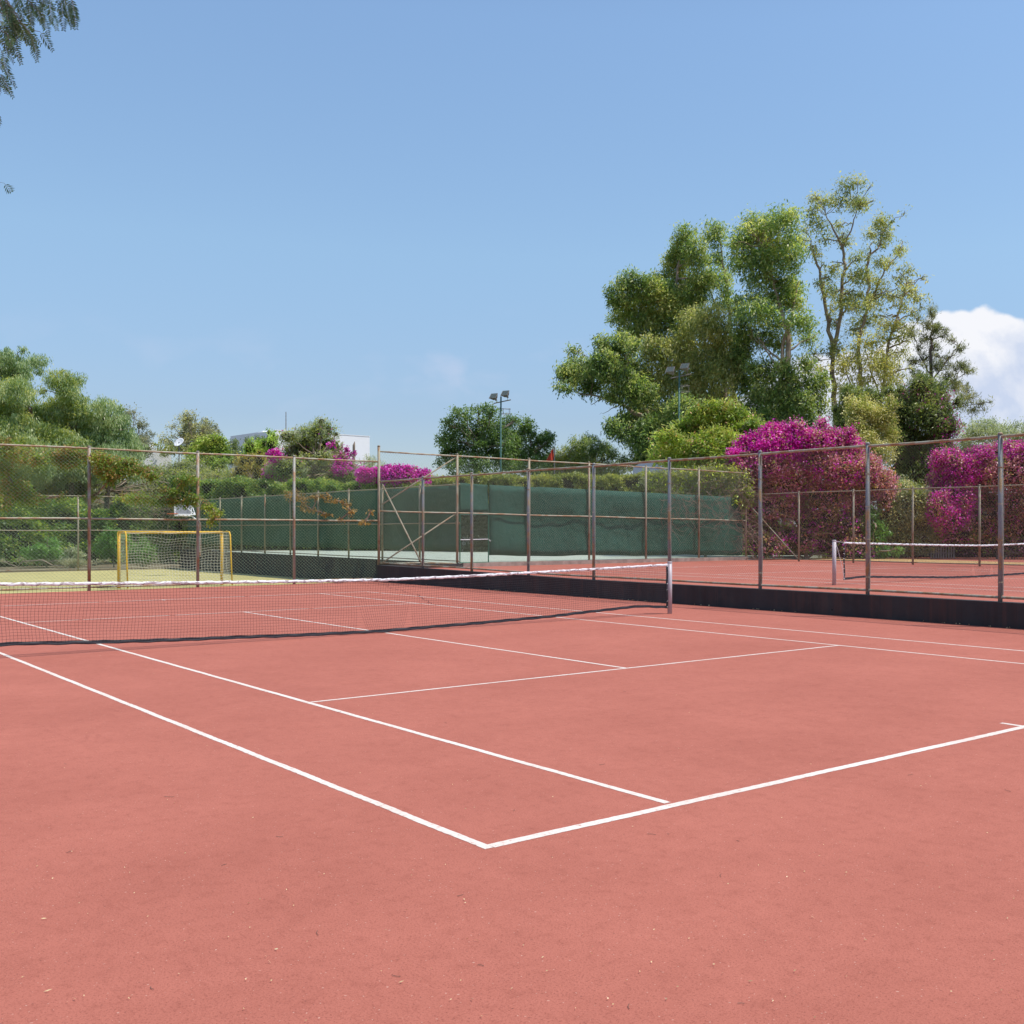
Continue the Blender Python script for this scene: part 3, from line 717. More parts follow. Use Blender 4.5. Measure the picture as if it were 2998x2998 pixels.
# ------------------------------------------------------------------ chair, flag, posts
def chair():
    d = 61.5; p = at(881, 1040, d); root = empty('garden_chair', (p[0], p[1], .545), math.radians(12)); tag(root, 'pale plastic chair seen through the gate opening on the terrace', 'chair')
    m = simple('chair_plastic', (.25, .27, .27), .5, .08, 4)
    MB().box((-.24, -.22, .40), (.24, .22, .43)).build('seat', m, root)
    for sx in (-1, 1):
        for sy in (-1, 1): MB().tube([(sx * .25, sy * .24, 0), (sx * .21, sy * .20, .40)], .022, 6).build('leg', m, root)
        MB().tube([(sx * .25, -.22, .41), (sx * .27, -.22, .62), (sx * .27, .18, .65), (sx * .22, .22, .66)], .02, 6).build('armrest', m, root)
    b = MB(); b.grid(8, 6, lambda a, c: (-.22 + .44 * a, -.20 - .09 * c - .03 * math.sin(a * 3.14), .44 + .40 * c)); o = b.build('backrest', m, root); o.modifiers.new('s', 'SOLIDIFY').thickness = .02
chair()
def flag():
    d = 69; p = at(1046, 843, d); root = empty('flagpole', (p[0], p[1], 0)); tag(root, 'drooping red flag on a thin pole behind the round green trees', 'flag')
    MB().tube([(0, 0, 0), (0, 0, p[2])], .04, 8).build('pole', HOUS, root)
    b = MB(); b.grid(8, 12, lambda a, c: (-.06 - a * (.12 + .38 * c), .08 * math.sin(a * 6 + c * 3), p[2] - .12 - c * .72 - a * .10))
    b.build('cloth', simple('red_cloth', (.55, .06, .03), .8, .15, 3), root, smooth=True)
flag()
for u, v, lab in ((644, 833, 'left one of two bare brown stakes before the white house'), (667, 833, 'right one of two bare brown stakes before the white house')):
    p = at(u, v, 92); o = MB().tube([(0, 0, 0), (0.02, 0, p[2] * .7), (.03, 0, p[2] - .3), (.1, 0, p[2])], [.14, .12, .11, .02], 8).build('wooden_stake', BARK, None, loc=(p[0], p[1], 0))
    tag(o, lab, 'stake', 'bare stakes before the white house')

# ------------------------------------------------------------------ far buildings
def bbox(u0, u1, vt, d, dep, z0=0):
    a, c = at(u0, vt, d), at(u1, vt, d); return a[0], c[0], d, d + dep, z0, a[2]
def facing_box(root, nm, u0, u1, vt, d, dep, rot, mat):
    """a box whose front right corner is the root origin plus an offset; turned by rot"""
    a, c = at(u0, vt, d), at(u1, vt, d); wd = (c[0] - a[0]) / math.cos(rot)
    o = Vector(c) - Vector(root.location); o = Matrix.Rotation(-rot, 3, 'Z') @ o
    b = MB(); b.box((o.x - wd, o.y, 0), (o.x, o.y + dep, c[2])); ob = b.build(nm, mat, root); return ob, o, wd, c[2]
def house():
    rot = .78; c = at(697.5, 1002, 112); root = empty('white_house', (c[0], c[1], 0), rot)
    tag(root, 'plain white cube house with a thin roof mast behind the olive-green shrub', 'house')
    ob, o, wd, zt = facing_box(root, 'wall', 566, 697.5, 824, 112, 9, rot, WALLW)
    MB().box((o.x - wd - .03, o.y - .03, zt), (o.x + .02, o.y + .2, zt + .07)).build('coping', WALLW, root)
    ob, o, wd, zt = facing_box(root, 'side_wing', 521, 588, 820, 116, 8, rot, WALLW)
    MB().box((o.x - wd - .03, o.y - .03, zt), (o.x + .02, o.y + .2, zt + .07)).build('coping', WALLW, root)
    MB().box((o.x - wd + .7, o.y - .02, zt - 3), (o.x - wd + 1.9, o.y + .01, zt - .25)).build('shutter', GREYR, root)
    p = Matrix.Rotation(-rot, 3, 'Z') @ (Vector(at(539.5, 777, 117)) - Vector(root.location))
    MB().tube([(p.x, p.y, zt - 1), (p.x, p.y, p.z)], [.06, .04], 6).build('roof_mast', HOUS, root)
    MB().box((-1.9, -7.0, 0), (1.0, -6.8, at(690, 886, 104)[2])).build('garden_wall', WALLW, root)
house()
def low_house():
    rot = .42; c = at(322, 1002, 95); root = empty('low_white_building', (c[0], c[1], 0), rot)
    tag(root, 'low white building half hidden by ivy under a grassy roof edge', 'building')
    facing_box(root, 'wall', 252, 322, 846, 95, 7, rot, WALLW)
    facing_box(root, 'roof_block', 258, 288, 834, 97, 3, rot, WALLW)
low_house()
def grey_house():
    ox, oy = at(450, 1002, 125)[:2]; root = empty('grey_roofed_house', (ox, oy, 0)); tag(root, 'distant house with pale grey roof just left of the thin mast', 'house')
    x0, x1, y0, y1, z0, z1 = bbox(459, 506, 830.5, 123, 3); b = MB(); b.box((x0 - ox, -2, 0), (x1 - ox, -.3, z1)); b.build('terrace_wall', WALLW, root)
    x0, x1, y0, y1, z0, z1 = bbox(430, 462, 834, 125, 8); b = MB(); b.box((x0 - ox, 0, 0), (x1 - ox, 8, z1)); b.build('wall', WALLW, root)
    b = MB(); k = (x1 - x0) / 2; cx = (x0 + x1) / 2 - ox
    b.v = [(x0 - ox - .3, -.3, z1), (x1 - ox + .3, -.3, z1), (x1 - ox + .3, 8.3, z1), (x0 - ox - .3, 8.3, z1), (x0 - ox + .6, 3, z1 + .45), (x1 - ox - .6, 3, z1 + .5)]
    b.f = [(0, 1, 5, 4), (1, 2, 5), (2, 3, 4, 5), (3, 0, 4), (0, 3, 2, 1)]; b.build('roof', GREYR, root)
grey_house()
def tent():
    ox, oy = at(1227, 1002, 66.5)[:2]; root = empty('pale_shed', (ox, oy, 0)); tag(root, 'pale grey shed with a rounded roof edge behind the hedge', 'shed')
    x0, x1, y0, y1, z0, z1 = bbox(1194, 1262, 873, 66.5, 3); b = MB(); x0 -= ox; x1 -= ox
    prof = [(x0, 0), (x0, z1 - .45), (x0 + .12, z1 - .2), (x0 + .4, z1 - .05), (x0 + 1.0, z1), (x1, z1 + .05), (x1, 0)]
    k = len(prof); b.v = [(x, 0, z) for x, z in prof] + [(x, 2.5, z) for x, z in prof]
    b.f = [tuple(range(k))] + [tuple(range(2 * k - 1, k - 1, -1))] + [(i, i + k, (i + 1) % k + k, (i + 1) % k) for i in range(k)]
    b.build('shell', simple('shed_sheet', (.46, .50, .58), .5, .05, 1), root)
    b = MB(); b.box((x0 + 1.6, -.02, .1), (x0 + 1.65, .0, z1 - .1)); b.build('seam', GREYR, root)
tent()
def dish():
    d = 90; p = at(337, 834, d); root = empty('satellite_dish', (p[0], p[1], 0)); tag(root, 'round white satellite dish above the low white building', 'satellite dish')
    b = MB(); R = .43
    M_ = Matrix.Translation((0, 0, p[2])) @ Matrix.Rotation(math.radians(-18), 4, 'Z') @ Matrix.Rotation(math.radians(54), 4, 'X')
    n0 = 24; rings = 5; b.v.append(tuple(M_ @ Vector((0, 0, -.09))))
    for r in range(1, rings + 1):
        for j in range(n0):
            t = 2 * math.pi * j / n0; q = R * r / rings; b.v.append(tuple(M_ @ Vector((q * math.cos(t), q * math.sin(t), -.09 + .09 * (r / rings) ** 2))))
    for j in range(n0): b.f.append((0, 1 + j, 1 + (j + 1) % n0))
    for r in range(rings - 1):
        for j in range(n0): a = 1 + r * n0; j2 = (j + 1) % n0; b.f.append((a + j, a + n0 + j, a + n0 + j2, a + j2))
    o = b.build('reflector', WHITE, root, smooth=True); o.modifiers.new('s', 'SOLIDIFY').thickness = .02
    b = MB(); b.tube([tuple(M_ @ Vector((0, -R, 0))), tuple(M_ @ Vector((0, -.05, .38)))], .015, 6); b.build('feed_arm', HOUS, root)
    MB().tube([(0, .08, 0), (0, .08, p[2])], .05, 8).build('mast', HOUS, root)
dish()
# white picket garden seats glimpsed under the right bougainvillea
for k, (u, v, lab) in enumerate(((1768, 1035, 'white picket panel leaning under the right bougainvillea, taller left one'), (1787, 1038, 'white picket panel under the right bougainvillea, lower right one'))):
    d = 52 + k * .4; p = at(u, 1052, d); b = MB()
    Hh = (.85, .65)[k]
    for i in range(6): b.box((-.32 + i * .12, -.01, 0), (-.25 + i * .12, .015, Hh + .05 * math.sin(i * 1.9)))
    root = empty('picket_panel', (p[0], p[1], .42), .1 - .3 * k); tag(root, lab, 'picket panel')
    b.build('picket', simple('weathered_white', (.5, .5, .48), .8, .3, 6), root)
    MB().box((-.36, .016, .22), (.36, .04, .28)).build('crossbar', simple('weathered_white2', (.4, .4, .38), .8, .3, 6), root)

# ------------------------------------------------------------------ vegetation
def leaf_quads(P, L, Wd, rng, droop=0.0, up=0.0, flat=0.0):
    n = len(P)
    a = rng.normal(size=(n, 3)); a /= np.linalg.norm(a, axis=1, keepdims=True)
    a[:, 2] = a[:, 2] * (1 - droop * .5) - droop * 1.3 + up
    a /= np.linalg.norm(a, axis=1, keepdims=True)
    r = rng.normal(size=(n, 3)) * .75; r[:, 2] += 1.7; r[:, 0] += .7; r[:, 1] -= .4
    b = np.cross(a, r); b /= (np.linalg.norm(b, axis=1, keepdims=True) + 1e-9)
    s = rng.uniform(.6, 1.25, size=(n, 1)); ll = L * s; ww = Wd * s
    q = np.stack([P, P + a * ll * .45 + b * ww * .5, P + a * ll, P + a * ll * .45 - b * ww * .5], axis=1)
    return q
def conv5(x, y): return 1031.05 + .46630 * x, 335.09 + .46630 * y
def clump_points(c, R, nleaf, rc, rng, shell=2.2, squash=.7, cl_leaf=26, core_keep=None):
    """c centre (3), R radii (3): leaves gathered in clumps through the lobe's volume"""
    nc = max(2, int(nleaf / cl_leaf))
    d = rng.normal(size=(nc, 3)); d /= np.linalg.norm(d, axis=1, keepdims=True)
    rad = rng.uniform(0, 1, size=(nc, 1)) ** (1 / shell)
    rim = rng.random((nc, 1)) < .16
    rad = np.where(rim, rng.uniform(.95, 1.2, size=(nc, 1)), rad)
    cc = c + d * rad * R
    idx = rng.integers(0, nc, size=nleaf)
    o = rng.normal(size=(nleaf, 3)); o *= np.minimum(1, 1.9 / (np.linalg.norm(o, axis=1, keepdims=True) + 1e-6)) 
    sz = np.where(rim, .6, 1) * rng.uniform(.55, 1.3, size=(nc, 1)); sz = sz[idx]
    P = cc[idx] + o * rc * sz * .5 * np.array([1, 1, squash])
    k = int(nleaf * .36); dd = rng.normal(size=(k, 3)); dd /= np.linalg.norm(dd, axis=1, keepdims=True)
    P[:k] = c + dd * rng.uniform(0, 1, size=(k, 1)) ** .6 * R * 1.02
    return P, cc
def limb(b, p, q, r0, r1, rng, n=5, wob=.08, arch=0.0):
    p, q = np.array(p, float), np.array(q, float); L = np.linalg.norm(q - p); pts = []
    for i in range(n + 1):
        t = i / n; x = p + (q - p) * t
        if 0 < i < n: x = x + rng.normal(size=3) * L * wob * .4
        x[2] += arch * L * math.sin(math.pi * t)
        pts.append(tuple(x))
    b.tube(pts, [r0 + (r1 - r0) * i / n for i in range(n + 1)], 5, False)
def tree(name, label, cat, d, lobes, leaf, trunks=(), dens=.8, leafL=.27, leafW=.085, rc=.60, droop=.3, bark=None, seed=0, conv=None, depth_k=1.0, group=None,
         z0=0.0, squash=1.0, shell=2.0, cl=40, extra=(), climb=False, twig=3, limb_r=.05, core=None, twig_r=.02, spread=None, part='crown'):
    """lobes (u, v, ru, rv[, weight]) in photo pixels at depth d; extra = [(part name, material, weight fn(lobe) )]"""
    rng = np.random.default_rng(seed + 101); s = d / F
    if leafL < .25 and cl == 40 and not climb: cl = 80; rc = rc * .85
    LB = []
    for q in lobes:
        u, v, ru, rv = q[:4]; wt = q[4] if len(q) > 4 else 1.0; sc = 1
        if conv: u, v = conv(u, v); sc = .4663
        LB.append((u, v, ru * sc, rv * sc, wt))
    cu = sum(q[0] * q[2] * q[3] for q in LB) / sum(q[2] * q[3] for q in LB)
    width = (max(q[0] + q[2] for q in LB) - min(q[0] - q[2] for q in LB)) * s
    sp_ = (spread if spread is not None else min(width * .28, 4.0)) * depth_k
    if trunks:
        tp = trunks[0][0]; bu, bv = conv(*tp[:2]) if conv else tp[:2]
    else: bu = cu
    base = at(bu, 1002, d); base[2] = z0
    root = empty(name, tuple(base)); tag(root, label, cat, group)
    allq = []; cents = []; mats = {}
    if not climb:
        for (u, v, ru, rv, wt) in list(LB):
            if rng.random() < .6:
                th = rng.uniform(-.5, 3.6); LB.append((u + ru * 1.0 * math.cos(th), v - rv * 1.0 * math.sin(th), ru * .34, rv * .34, wt))
    for (u, v, ru, rv, wt) in LB:
        c = at(u, v, d) + np.array([0, rng.uniform(-1, 1) * sp_, 0])
        R = np.array([ru * s, max(.4 * ru, .6 * rv) * s * 1.1 + .1, rv * s])
        nl = int(dens * wt * math.pi * ru * rv * (.46 if leafL > .25 else 1))
        if nl < 8: nl = 8
        P, cc = clump_points(c, R, nl, rc, rng, shell, squash, cl)
        P[:, 2] = np.maximum(P[:, 2], z0 + .03)
        cents.append((c, R, cc)); allq.append(P)
    P = np.concatenate(allq) - base
    np_mesh(part, leaf_quads(P, leafL, leafW, rng, droop), leaf, root)
    for nm, mat, fr, eL, eW, fn in extra:                 # flowers / tips: part of the thing
        E_ = []
        for (u, v, ru, rv, wt), (c, R, cc) in zip(LB, cents):
            k = fn(u, v) if fn else 1.0
            nl = int(fr * k * math.pi * ru * rv)
            if nl < 2: continue
            dd = rng.normal(size=(max(3, nl // 9), 3)); dd[:, 1] = -abs(dd[:, 1]) * .9 + .25 * rng.normal(size=len(dd)); dd /= np.linalg.norm(dd, axis=1, keepdims=True)
            pc = c + dd * R * rng.uniform(.7, 1.15, size=(len(dd), 1))
            idx = rng.integers(0, len(pc), size=nl)
            E_.append(pc[idx] + rng.normal(size=(nl, 3)) * rc * .30)
        if E_:
            Q = np.concatenate(E_) - base
            np_mesh(nm, leaf_quads(Q, eL, eW, rng, 0), mat, root)
    # wood
    b = MB(); anchors = []
    for tr in trunks:
        pts = []; rs = []
        for (u, v, r) in tr:
            if conv: u, v = conv(u, v)
            p = at(u, v, d) - base; p[1] = 0; pts.append(p); rs.append(r)
        if tr is trunks[0] and pts[0][2] > .2:
            pts.insert(0, np.array([pts[0][0] * .6, 0, 0.0])); rs.insert(0, rs[0] * 1.25)
        fine = []; fr_ = []
        for i in range(len(pts) - 1):
            for k in range(4):
                t = k / 4; q = pts[i] * (1 - t) + pts[i + 1] * t; q = q + rng.normal(size=3) * .05 * (1 if k else 0); fine.append(tuple(q)); fr_.append(rs[i] * (1 - t) + rs[i + 1] * t)
        fine.append(tuple(pts[-1])); fr_.append(rs[-1])
        fr_ = [q * .58 for q in fr_]
        b.tube(fine, fr_, 7, False)
        for q, r in zip(fine, fr_): anchors.append((np.array(q), r))
    if climb:
        for (c, R_, cc) in cents: anchors.append((c - base, .012))
    elif not trunks:
        top = max(q[0][2] for q in cents) - z0; mid = np.array([0, 0, top * .55])
        fine = [tuple(np.array([rng.normal() * .1 * t, rng.normal() * .1 * t, top * .75 * t])) for t in np.linspace(0, 1, 6)]
        b.tube(fine, [.10 * max(.4, width / 8) * (1 - .75 * t) for t in np.linspace(0, 1, 6)], 7, False)
        for q in fine: anchors.append((np.array(q), .06))
    A = np.array([a[0] for a in anchors])
    for (c, R, cc) in cents:
        cl_ = c - base
        cost = np.linalg.norm(A - cl_, axis=1) + (0 if climb else 2.0) * np.maximum(0, A[:, 2] - cl_[2] + .2 * R[2])
        if climb: cost[cost < .05] = 99
        k = int(np.argmin(cost)); r0 = min(anchors[k][1] * .7, limb_r * 1.6)
        limb(b, A[k], cl_, max(r0, .02), .022, rng, 5, .10, .02)
        for t in range(twig):
            q = cc[rng.integers(0, len(cc))] - base
            limb(b, cl_ + (A[k] - cl_) * .3 * rng.random(), q, twig_r, .008, rng, 3, .12)
    b.build('trunk', bark or BARK, root)
    if core:                                              # solid core of a dense bush, coloured dark to paint shade in its gaps
        b = MB()
        for (c, R, cc) in cents:
            cl_ = c - base; k = len(b.v); nu, nv = 12, 7
            for j in range(nv + 1):
                th = math.pi * j / nv
                for i in range(nu):
                    ph = 2 * math.pi * i / nu; w_ = .60 * (1 + .22 * rng.normal())
                    z = cl_[2] + R[2] * w_ * math.cos(th)
                    b.v.append((cl_[0] + R[0] * w_ * math.sin(th) * math.cos(ph), cl_[1] + R[1] * w_ * math.sin(th) * math.sin(ph), max(z, .02)))
            for j in range(nv):
                for i in range(nu):
                    i2 = (i + 1) % nu; b.f.append((k + j * nu + i, k + (j + 1) * nu + i, k + (j + 1) * nu + i2, k + j * nu + i2))
        b.build('inner_shade_core', core, root, smooth=True)
    return root

EG = 'eucalyptus trees of the tall grove'
tree('eucalyptus_tree', 'sprawling eucalyptus at the left of the grove with a low limb reaching left', 'tree', 72,
     [(130, 745, 60, 45), (95, 800, 45, 40), (85, 868, 34, 16, .6), (175, 830, 60, 45), (240, 775, 60, 50), (290, 700, 70, 60), (330, 780, 80, 60), (350, 880, 90, 60), (300, 830, 60, 50), (420, 950, 90, 80), (330, 1010, 70, 60), (430, 1060, 90, 70), (280, 1030, 35, 30), (400, 1130, 60, 60), (480, 1010, 80, 80), (230, 690, 30, 30), (500, 1120, 70, 60), (560, 980, 80, 70)],
     L_DARK, [[(455, 1150, .42), (440, 1010, .36), (380, 960, .26), (290, 910, .16), (180, 880, .08), (90, 865, .03)], [(440, 1010, .25), (380, 900, .17), (300, 800, .1), (240, 760, .05)], [(300, 915, .08), (250, 945, .03), (215, 960, .01)], [(230, 895, .07), (180, 920, .03)]],
     dens=1.25, conv=conv5, seed=1, droop=.8, group=EG, extra=[('young_leaves', L_EUCG, .55, .27, .085, None)])
tree('eucalyptus_tree', 'broad bright green eucalyptus crown stepping up on the left shoulder of the grove', 'tree', 78,
     [(310, 500, 62, 50), (300, 560, 45, 35), (355, 450, 55, 45), (420, 470, 60, 50), (400, 540, 80, 60), (460, 420, 60, 50), (520, 340, 50, 60), (555, 250, 38, 45), (545, 300, 50, 50), (600, 330, 45, 60), (480, 520, 90, 80), (380, 610, 80, 60), (330, 640, 50, 40), (560, 430, 70, 70), (500, 620, 90, 70), (570, 520, 70, 60), (620, 420, 50, 50), (300, 520, 40, 30)],
     L_EUC, [[(600, 1000, .5), (610, 800, .42), (560, 620, .3), (520, 450, .2), (545, 280, .08)], [(560, 620, .2), (450, 560, .13), (350, 560, .06)], [(530, 520, .14), (470, 440, .08), (400, 440, .04)]],
     dens=1.15, conv=conv5, seed=2, droop=.6, group=EG, extra=[('young_leaves', L_EUCG, .5, .27, .085, None)])
tree('eucalyptus_tree', 'olive brown drooping eucalyptus in the lower middle left of the grove', 'tree', 74,
     [(650, 610, 80, 70), (560, 690, 80, 70), (700, 690, 80, 80), (640, 760, 100, 70), (480, 760, 80, 60), (440, 700, 60, 50), (520, 850, 90, 60), (620, 870, 90, 60), (720, 800, 80, 70), (720, 890, 80, 60), (590, 590, 60, 50), (770, 740, 40, 60), (430, 830, 60, 60), (660, 950, 90, 50), (760, 950, 50, 50)],
     L_EUCB, [[(740, 1080, .5), (725, 900, .4), (715, 800, .33), (690, 700, .2), (640, 600, .1)], [(725, 900, .26), (670, 880, .18), (600, 866, .1), (540, 820, .05)], [(700, 760, .15), (600, 700, .08), (520, 680, .04)]],
     dens=1.15, conv=conv5, seed=3, droop=1.0, group=EG, extra=[('young_leaves', L_EUC, .3, .27, .085, None)])
tree('eucalyptus_tree', 'slim eucalyptus with a narrow plume between the left and central crowns', 'tree', 80,
     [(685, 190, 46, 38), (660, 235, 42, 40), (700, 250, 36, 45), (650, 310, 30, 35), (700, 330, 40, 40), (690, 400, 50, 40), (650, 430, 40, 40), (720, 450, 35, 50), (700, 510, 45, 50), (735, 400, 22, 40), (600, 225, 8, 22), (760, 540, 40, 50)],
     L_EUCG, [[(760, 1000, .4), (750, 700, .33), (735, 500, .22), (720, 380, .15), (690, 230, .06)], [(735, 520, .13), (690, 420, .07), (650, 330, .03)], [(700, 560, .12), (640, 400, .06), (605, 240, .02)]],
     dens=1.0, conv=conv5, seed=4, droop=.6, group=EG)
tree('eucalyptus_tree', 'tall dense central eucalyptus of the grove with a rounded green head', 'tree', 70,
     [(830, 155, 38, 38), (910, 155, 65, 45), (870, 200, 70, 50), (960, 190, 60, 50), (820, 240, 75, 50), (920, 260, 80, 60), (1000, 250, 48, 50), (780, 225, 35, 30), (800, 310, 65, 50), (890, 340, 90, 60), (985, 330, 60, 60), (780, 360, 40, 30), (850, 400, 70, 50), (950, 410, 70, 55), (1010, 420, 50, 50), (840, 480, 70, 45), (930, 490, 80, 50), (1000, 500, 60, 45), (850, 560, 80, 55), (940, 580, 80, 50), (1020, 600, 75, 45), (1070, 640, 45, 30), (830, 620, 50, 50), (900, 650, 70, 35), (960, 660, 50, 30)],
     L_EUCG, [[(975, 1100, .55), (975, 900, .45), (972, 760, .36), (978, 640, .28), (950, 540, .22), (915, 420, .15), (880, 280, .07)], [(952, 1000, .3), (950, 800, .28), (955, 680, .2), (1000, 520, .12), (1020, 420, .05)], [(970, 760, .16), (900, 700, .1), (850, 640, .05)], [(955, 790, .14), (880, 690, .07), (830, 620, .03)], [(978, 700, .12), (1050, 660, .06), (1100, 630, .03)]],
     dens=1.2, conv=conv5, seed=5, droop=.45, group=EG, rc=.8)
tree('eucalyptus_tree', 'low dark regrowth on the foot of the central eucalyptus', 'tree', 71,
     [(880, 780, 60, 40), (850, 850, 50, 50), (900, 870, 70, 50), (950, 800, 50, 40), (870, 930, 70, 50), (960, 900, 60, 50), (950, 970, 80, 50), (860, 1000, 60, 50), (1010, 840, 40, 40), (1020, 930, 50, 50), (1080, 850, 50, 50), (1095, 930, 40, 40), (960, 1040, 90, 50), (1040, 760, 30, 30), (790, 600, 40, 60), (795, 700, 35, 50), (800, 800, 35, 60), (830, 780, 30, 20), (1060, 1000, 45, 30)],
     L_DARK, [[(990, 1130, .2), (960, 950, .15), (930, 830, .08)], [(1050, 1100, .12), (1075, 900, .08), (1090, 820, .03)], [(1175, 1050, .1), (1090, 980, .06), (1040, 960, .03)]],
     dens=.95, conv=conv5, seed=6, droop=.5, group=EG, extra=[('young_leaves', L_EUCG, .45, .27, .085, None)])
tree('eucalyptus_tree', 'tallest airy eucalyptus on the right of the grove with bare forking limbs', 'tree', 75,
     [(1190, 60, 40, 28), (1240, 50, 40, 24), (1285, 65, 34, 26), (1290, 100, 26, 24), (1120, 100, 50, 28), (1085, 110, 28, 18), (1180, 120, 55, 30), (1240, 110, 40, 30), (1200, 160, 30, 22), (1060, 170, 30, 26), (1085, 215, 46, 34), (1130, 250, 26, 26), (1045, 240, 20, 30), (1225, 215, 42, 26), (1205, 265, 24, 20),
      (1375, 160, 48, 26), (1345, 195, 44, 30), (1400, 190, 34, 24), (1310, 215, 30, 24), (1340, 250, 36, 24), (1375, 235, 30, 22), (1320, 290, 26, 22), (1385, 330, 36, 26), (1350, 360, 40, 24), (1460, 258, 28, 14), (1440, 290, 26, 14), (1425, 315, 20, 14),
      (1165, 345, 44, 24), (1235, 350, 38, 26), (1090, 310, 20, 30), (1070, 280, 22, 24), (1150, 390, 24, 26), (1230, 420, 66, 36), (1290, 400, 46, 30), (1180, 440, 44, 36), (1340, 430, 46, 30), (1260, 470, 66, 34), (1320, 490, 50, 32), (1200, 500, 50, 34), (1370, 470, 26, 22), (1240, 540, 70, 36), (1310, 555, 56, 34), (1180, 560, 34, 34), (1260, 600, 50, 30), (1140, 560, 20, 30), (1090, 440, 18, 22), (1125, 480, 18, 24)],
     L_EUC, [[(1175, 1100, .36), (1172, 980, .34), (1155, 800, .30), (1158, 680, .27), (1135, 560, .22), (1115, 450, .19), (1105, 370, .15), (1075, 300, .09), (1065, 240, .05)],
             [(1160, 700, .26), (1190, 560, .23), (1195, 450, .20), (1208, 350, .18), (1195, 280, .15), (1160, 210, .11), (1130, 150, .05)],
             [(1195, 290, .10), (1240, 190, .08), (1260, 120, .04)], [(1272, 1000, .28), (1268, 800, .25), (1262, 660, .21), (1290, 560, .17), (1340, 430, .12), (1380, 360, .08), (1440, 290, .04)],
             [(1295, 360, .16), (1310, 310, .13), (1345, 280, .09), (1370, 210, .05)], [(1300, 520, .16), (1300, 420, .15), (1295, 350, .14)], [(1205, 350, .08), (1160, 340, .04)]],
     dens=.62, conv=conv5, seed=7, droop=.5, group=EG, rc=.6, twig=3, extra=[('reddish_leaves', L_EUCB, .25, .16, .05, None)])
tree('eucalyptus_tree', 'thin rightmost eucalyptus of the grove with tan leaves on a leaning limb', 'tree', 73,
     [(1455, 385, 34, 22), (1490, 400, 22, 20), (1430, 420, 30, 24), (1470, 440, 34, 24), (1500, 450, 14, 20), (1450, 480, 30, 24), (1490, 500, 34, 22), (1430, 520, 34, 24), (1470, 545, 40, 20), (1515, 525, 20, 14), (1440, 570, 36, 22), (1400, 480, 26, 20), (1390, 540, 26, 26), (1400, 610, 40, 30), (1370, 590, 30, 30), (1420, 650, 40, 30), (1470, 610, 30, 20),
      (1300, 680, 70, 45), (1380, 720, 70, 50), (1330, 770, 80, 50), (1240, 740, 50, 50), (1400, 790, 60, 40), (1280, 830, 60, 40), (1360, 850, 50, 40), (1190, 680, 40, 60), (1180, 770, 34, 50), (1090, 700, 30, 30), (1060, 750, 26, 30), (1110, 780, 26, 30), (1440, 700, 30, 30), (1200, 840, 40, 40)],
     L_EUCB, [[(1345, 1080, .26), (1340, 960, .24), (1370, 800, .2), (1385, 660, .17), (1420, 560, .13), (1450, 470, .09), (1460, 400, .04)], [(1400, 600, .11), (1460, 560, .07), (1510, 530, .03)], [(1350, 900, .12), (1310, 780, .08), (1290, 690, .04)], [(1300, 1060, .14), (1240, 860, .09), (1200, 740, .04)]],
     dens=.70, conv=conv5, seed=8, droop=.5, group=EG, rc=.6, extra=[('yellow_leaves', L_YEL, .12, .15, .05, lambda u, v: 1 if v > 640 else .25)])
tree('casuarina_tree', 'dark feathery casuarina with upswept branches in front of the white cloud', 'tree', 68,
     [(1575, 550, 12, 22), (1550, 565, 18, 22), (1535, 600, 26, 22), (1590, 600, 22, 26), (1565, 620, 24, 24), (1605, 640, 22, 24), (1530, 650, 30, 22), (1580, 680, 30, 22), (1510, 690, 24, 16), (1600, 710, 24, 18), (1548, 720, 34, 24), (1500, 740, 28, 18), (1615, 750, 36, 24), (1570, 770, 34, 24), (1520, 790, 30, 24), (1662, 645, 20, 14), (1690, 680, 18, 14), (1665, 700, 20, 14), (1640, 720, 16, 16), (1655, 780, 36, 22), (1620, 810, 40, 26), (1700, 790, 34, 18), (1680, 830, 40, 22), (1640, 860, 40, 26), (1720, 850, 28, 16), (1705, 890, 34, 18), (1755, 915, 28, 12), (1735, 940, 36, 14), (1790, 910, 8, 14, .8), (1670, 920, 30, 24), (1480, 620, 16, 22), (1460, 650, 16, 20), (1490, 580, 10, 18), (1780, 940, 12, 8)],
     L_PINE, [[(1558, 1000, .25), (1556, 820, .22), (1552, 700, .15), (1560, 620, .08), (1570, 545, .03)], [(1556, 830, .1), (1620, 740, .06), (1680, 660, .03)], [(1558, 900, .1), (1650, 820, .06), (1710, 780, .03)], [(1560, 980, .1), (1650, 930, .06), (1750, 915, .03)], [(1556, 800, .09), (1510, 720, .05), (1480, 620, .02)]],
     dens=1.0, conv=conv5, seed=9, droop=-.5, rc=.42, leafL=.24, leafW=.035, twig=4, bark=BARKD)
